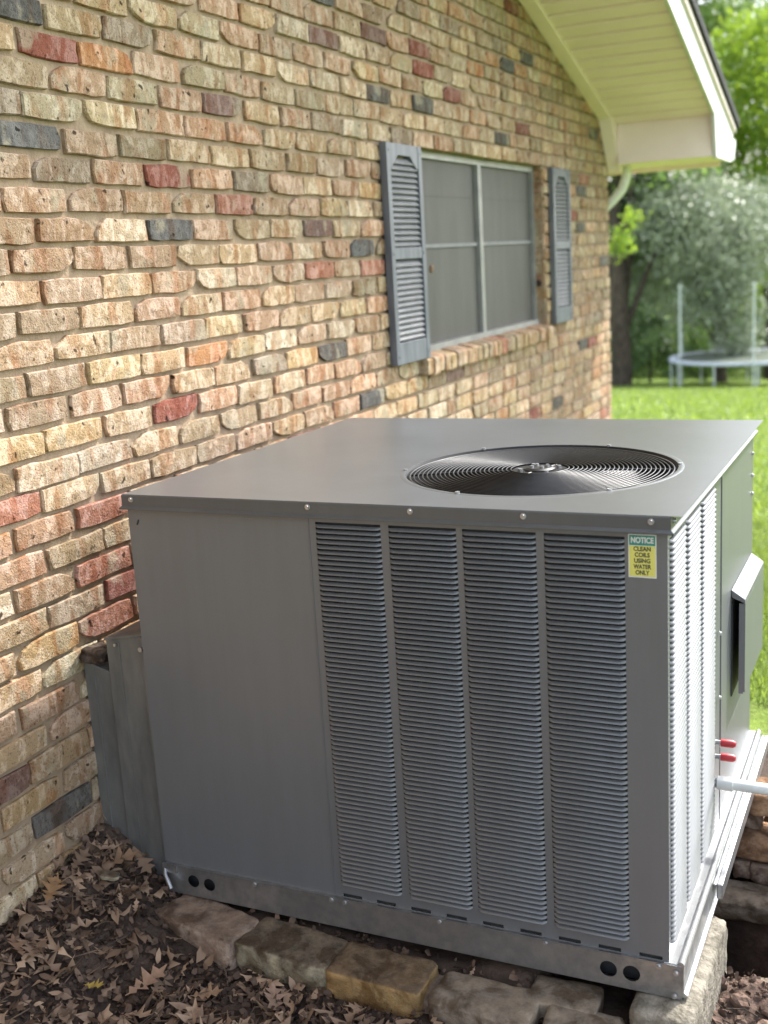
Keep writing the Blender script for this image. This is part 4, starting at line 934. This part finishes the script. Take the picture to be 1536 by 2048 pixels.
plant('young_tree', onground(at(1214, 800, 22)), 'young tree with bright lime leaves showing just past the house corner', 'tree', gt_,
      [B(1243, 480, 22, .20, .36), B(1268, 440, 22, .10, .22), B(1232, 505, 22, .16, .2)], MAT['leaf_bright'], 22, 18, .055, .085, 5, .03, 6)
plant('shrub', onground(at(1300, 768, 40)), 'dark leafy shrub between the thick trunk and the trampoline pole', 'shrub', gs_,
      [B(1300, 690, 40, 1.3, 1.2), B(1265, 640, 41, 1.0, 1.1), B(1330, 640, 41, .9, .9)], MAT['leaf_dark'], 130, 50, .09, .25, 6, .05, 6)
plant('shrub', onground(at(1410, 765, 41)), 'dark shrub straight behind the middle of the trampoline', 'shrub', gs_,
      [B(1400, 690, 41, 1.4, 1.1), B(1440, 640, 42, 1.1, 1.1)], MAT['leaf_mid'], 120, 50, .09, .26, 7, .05, 6)
plant('shrub', onground(at(1530, 755, 43)), 'light green shrub at the right edge behind the trampoline', 'shrub', gs_,
      [B(1520, 650, 43, 1.0, .9), B(1560, 600, 43, 1.2, 1.1)], MAT['leaf_bright'], 100, 46, .08, .22, 8, .05, 6)
# woodland mass closing the view
r = np.random.RandomState(9); bl = []
for i in range(46):
    x_ = -42 + i * 1.75 + r.uniform(-.6, .6); y_ = 52 + r.uniform(-2, 4) - abs(x_ + 5) * .12; zt_ = r.uniform(4.5, 7.5)
    g0 = float(gheight(np.array([x_]), np.array([y_]))[0])
    bl += [((x_, y_, g0 + 2.2), (2.2, 1.6, 2.6)), ((x_ + r.uniform(-1, 1), y_ + 1, g0 + zt_ * .8), (2.4, 1.8, 2.6))]
V, F, cc = foliage(r, bl, 2600, 36, .22, .6)
wd = npmesh('woodland', V, F, MAT['leaf_mid']); tag(wd, 'mixed woodland closing the view', kind='stuff')
bt = MB()
for i in range(60):
    x_ = r.uniform(-38, 30); y_ = 53 + r.uniform(-2, 4); g0 = float(gheight(np.array([x_]), np.array([y_]))[0]); q = r.uniform(.07, .2)
    bt.tube([(x_, y_, g0 - .3), (x_ + r.uniform(-.3, .3), y_, g0 + 4), (x_ + r.uniform(-.6, .6), y_, g0 + r.uniform(8, 11))], [q, q * .8, q * .3], 6)
tag(bt.build('woodland_trunks', MAT['bark']), kind='stuff')
bl = []
for i in range(60):
    x_ = -30 + i * .95 + r.uniform(-.3, .3); y_ = 44.3 + r.uniform(-.5, 1.2) + abs(x_ + 5) * .05; g0 = float(gheight(np.array([x_]), np.array([y_]))[0])
    bl.append(((x_, y_, g0 + .6), (.9, .7, r.uniform(.7, 1.5))))
V, F, cc = foliage(r, bl, 1500, 30, .11, .3)
tag(npmesh('undergrowth', V, F, MAT['leaf_mid']), 'low undergrowth along the foot of the trees', kind='stuff')
# ------------------------------------------------------------ trampoline
tc = at(1487, 712, 33.6); tz = tc.z; gx_ = Vector((tc.x, tc.y, tz)); tramp = empty('trampoline', (tc.x, tc.y, gz(tc.x, tc.y)))
tag(tramp, 'round trampoline with a pale blue rim pad and steel enclosure poles on the lawn', 'trampoline')
e1 = Vector((cR.x, cR.y, 0)).normalized(); e2 = Vector((-e1.y, e1.x, 0)); Rr = 2.08; hz = tz - gz(tc.x, tc.y)
def tp(a, r_, z_): v_ = e1 * (r_ * math.cos(a)) + e2 * (r_ * math.sin(a)); return (v_.x, v_.y, z_)
b = MB(); n = 72; vs = []
for k in range(n):
    a = 2 * math.pi * k / n; vs += [tp(a, Rr - .16, hz + .01), tp(a, Rr + .02, hz + .02), tp(a, Rr + .05, hz - .05), tp(a, Rr - .16, hz - .01)]
b.add(vs, [(k * 4 + j, k * 4 + (j + 1) % 4, ((k + 1) % n) * 4 + (j + 1) % 4, ((k + 1) % n) * 4 + j) for k in range(n) for j in range(4)]); b.build('rim_pad', MAT['trampoline_pad'], tramp)
b = MB(); b.add([tp(2 * math.pi * k / n, Rr - .15, hz - .015) for k in range(n)], [tuple(range(n))]); b.build('jumping_mat', MAT['mesh_mat'], tramp)
b = MB(); b.tube([tp(2 * math.pi * k / n, Rr, hz - .05) for k in range(n)], .03, 8, closed=True); b.build('frame_ring', MAT['steel'], tramp)
for dg in (176, 231, 263, 330, 20, 60, 110, 140):
    a = math.radians(dg); q = tp(a, Rr, 0); w0 = tc + Vector(q); g0 = gz(w0.x, w0.y) - gz(tc.x, tc.y)
    b = MB(); b.tube([tp(a, Rr, hz - .05), tp(a, Rr, g0 - .02)], .026, 8); b.build('leg', MAT['steel'], tramp)
for dg in (199, 260, 350, 70, 130):
    a = math.radians(dg); q = tp(a, Rr + .06, 0); w0 = tc + Vector(q); g0 = gz(w0.x, w0.y) - gz(tc.x, tc.y)
    b = MB(); b.tube([tp(a, Rr + .07, g0), tp(a, Rr + .07, hz + 2.1)], .024, 8); b.tube([tp(a, Rr + .07, hz + 2.1), tp(a, Rr + .07, hz + 2.18)], .035, 8); b.build('enclosure_pole', MAT['steel'], tramp)
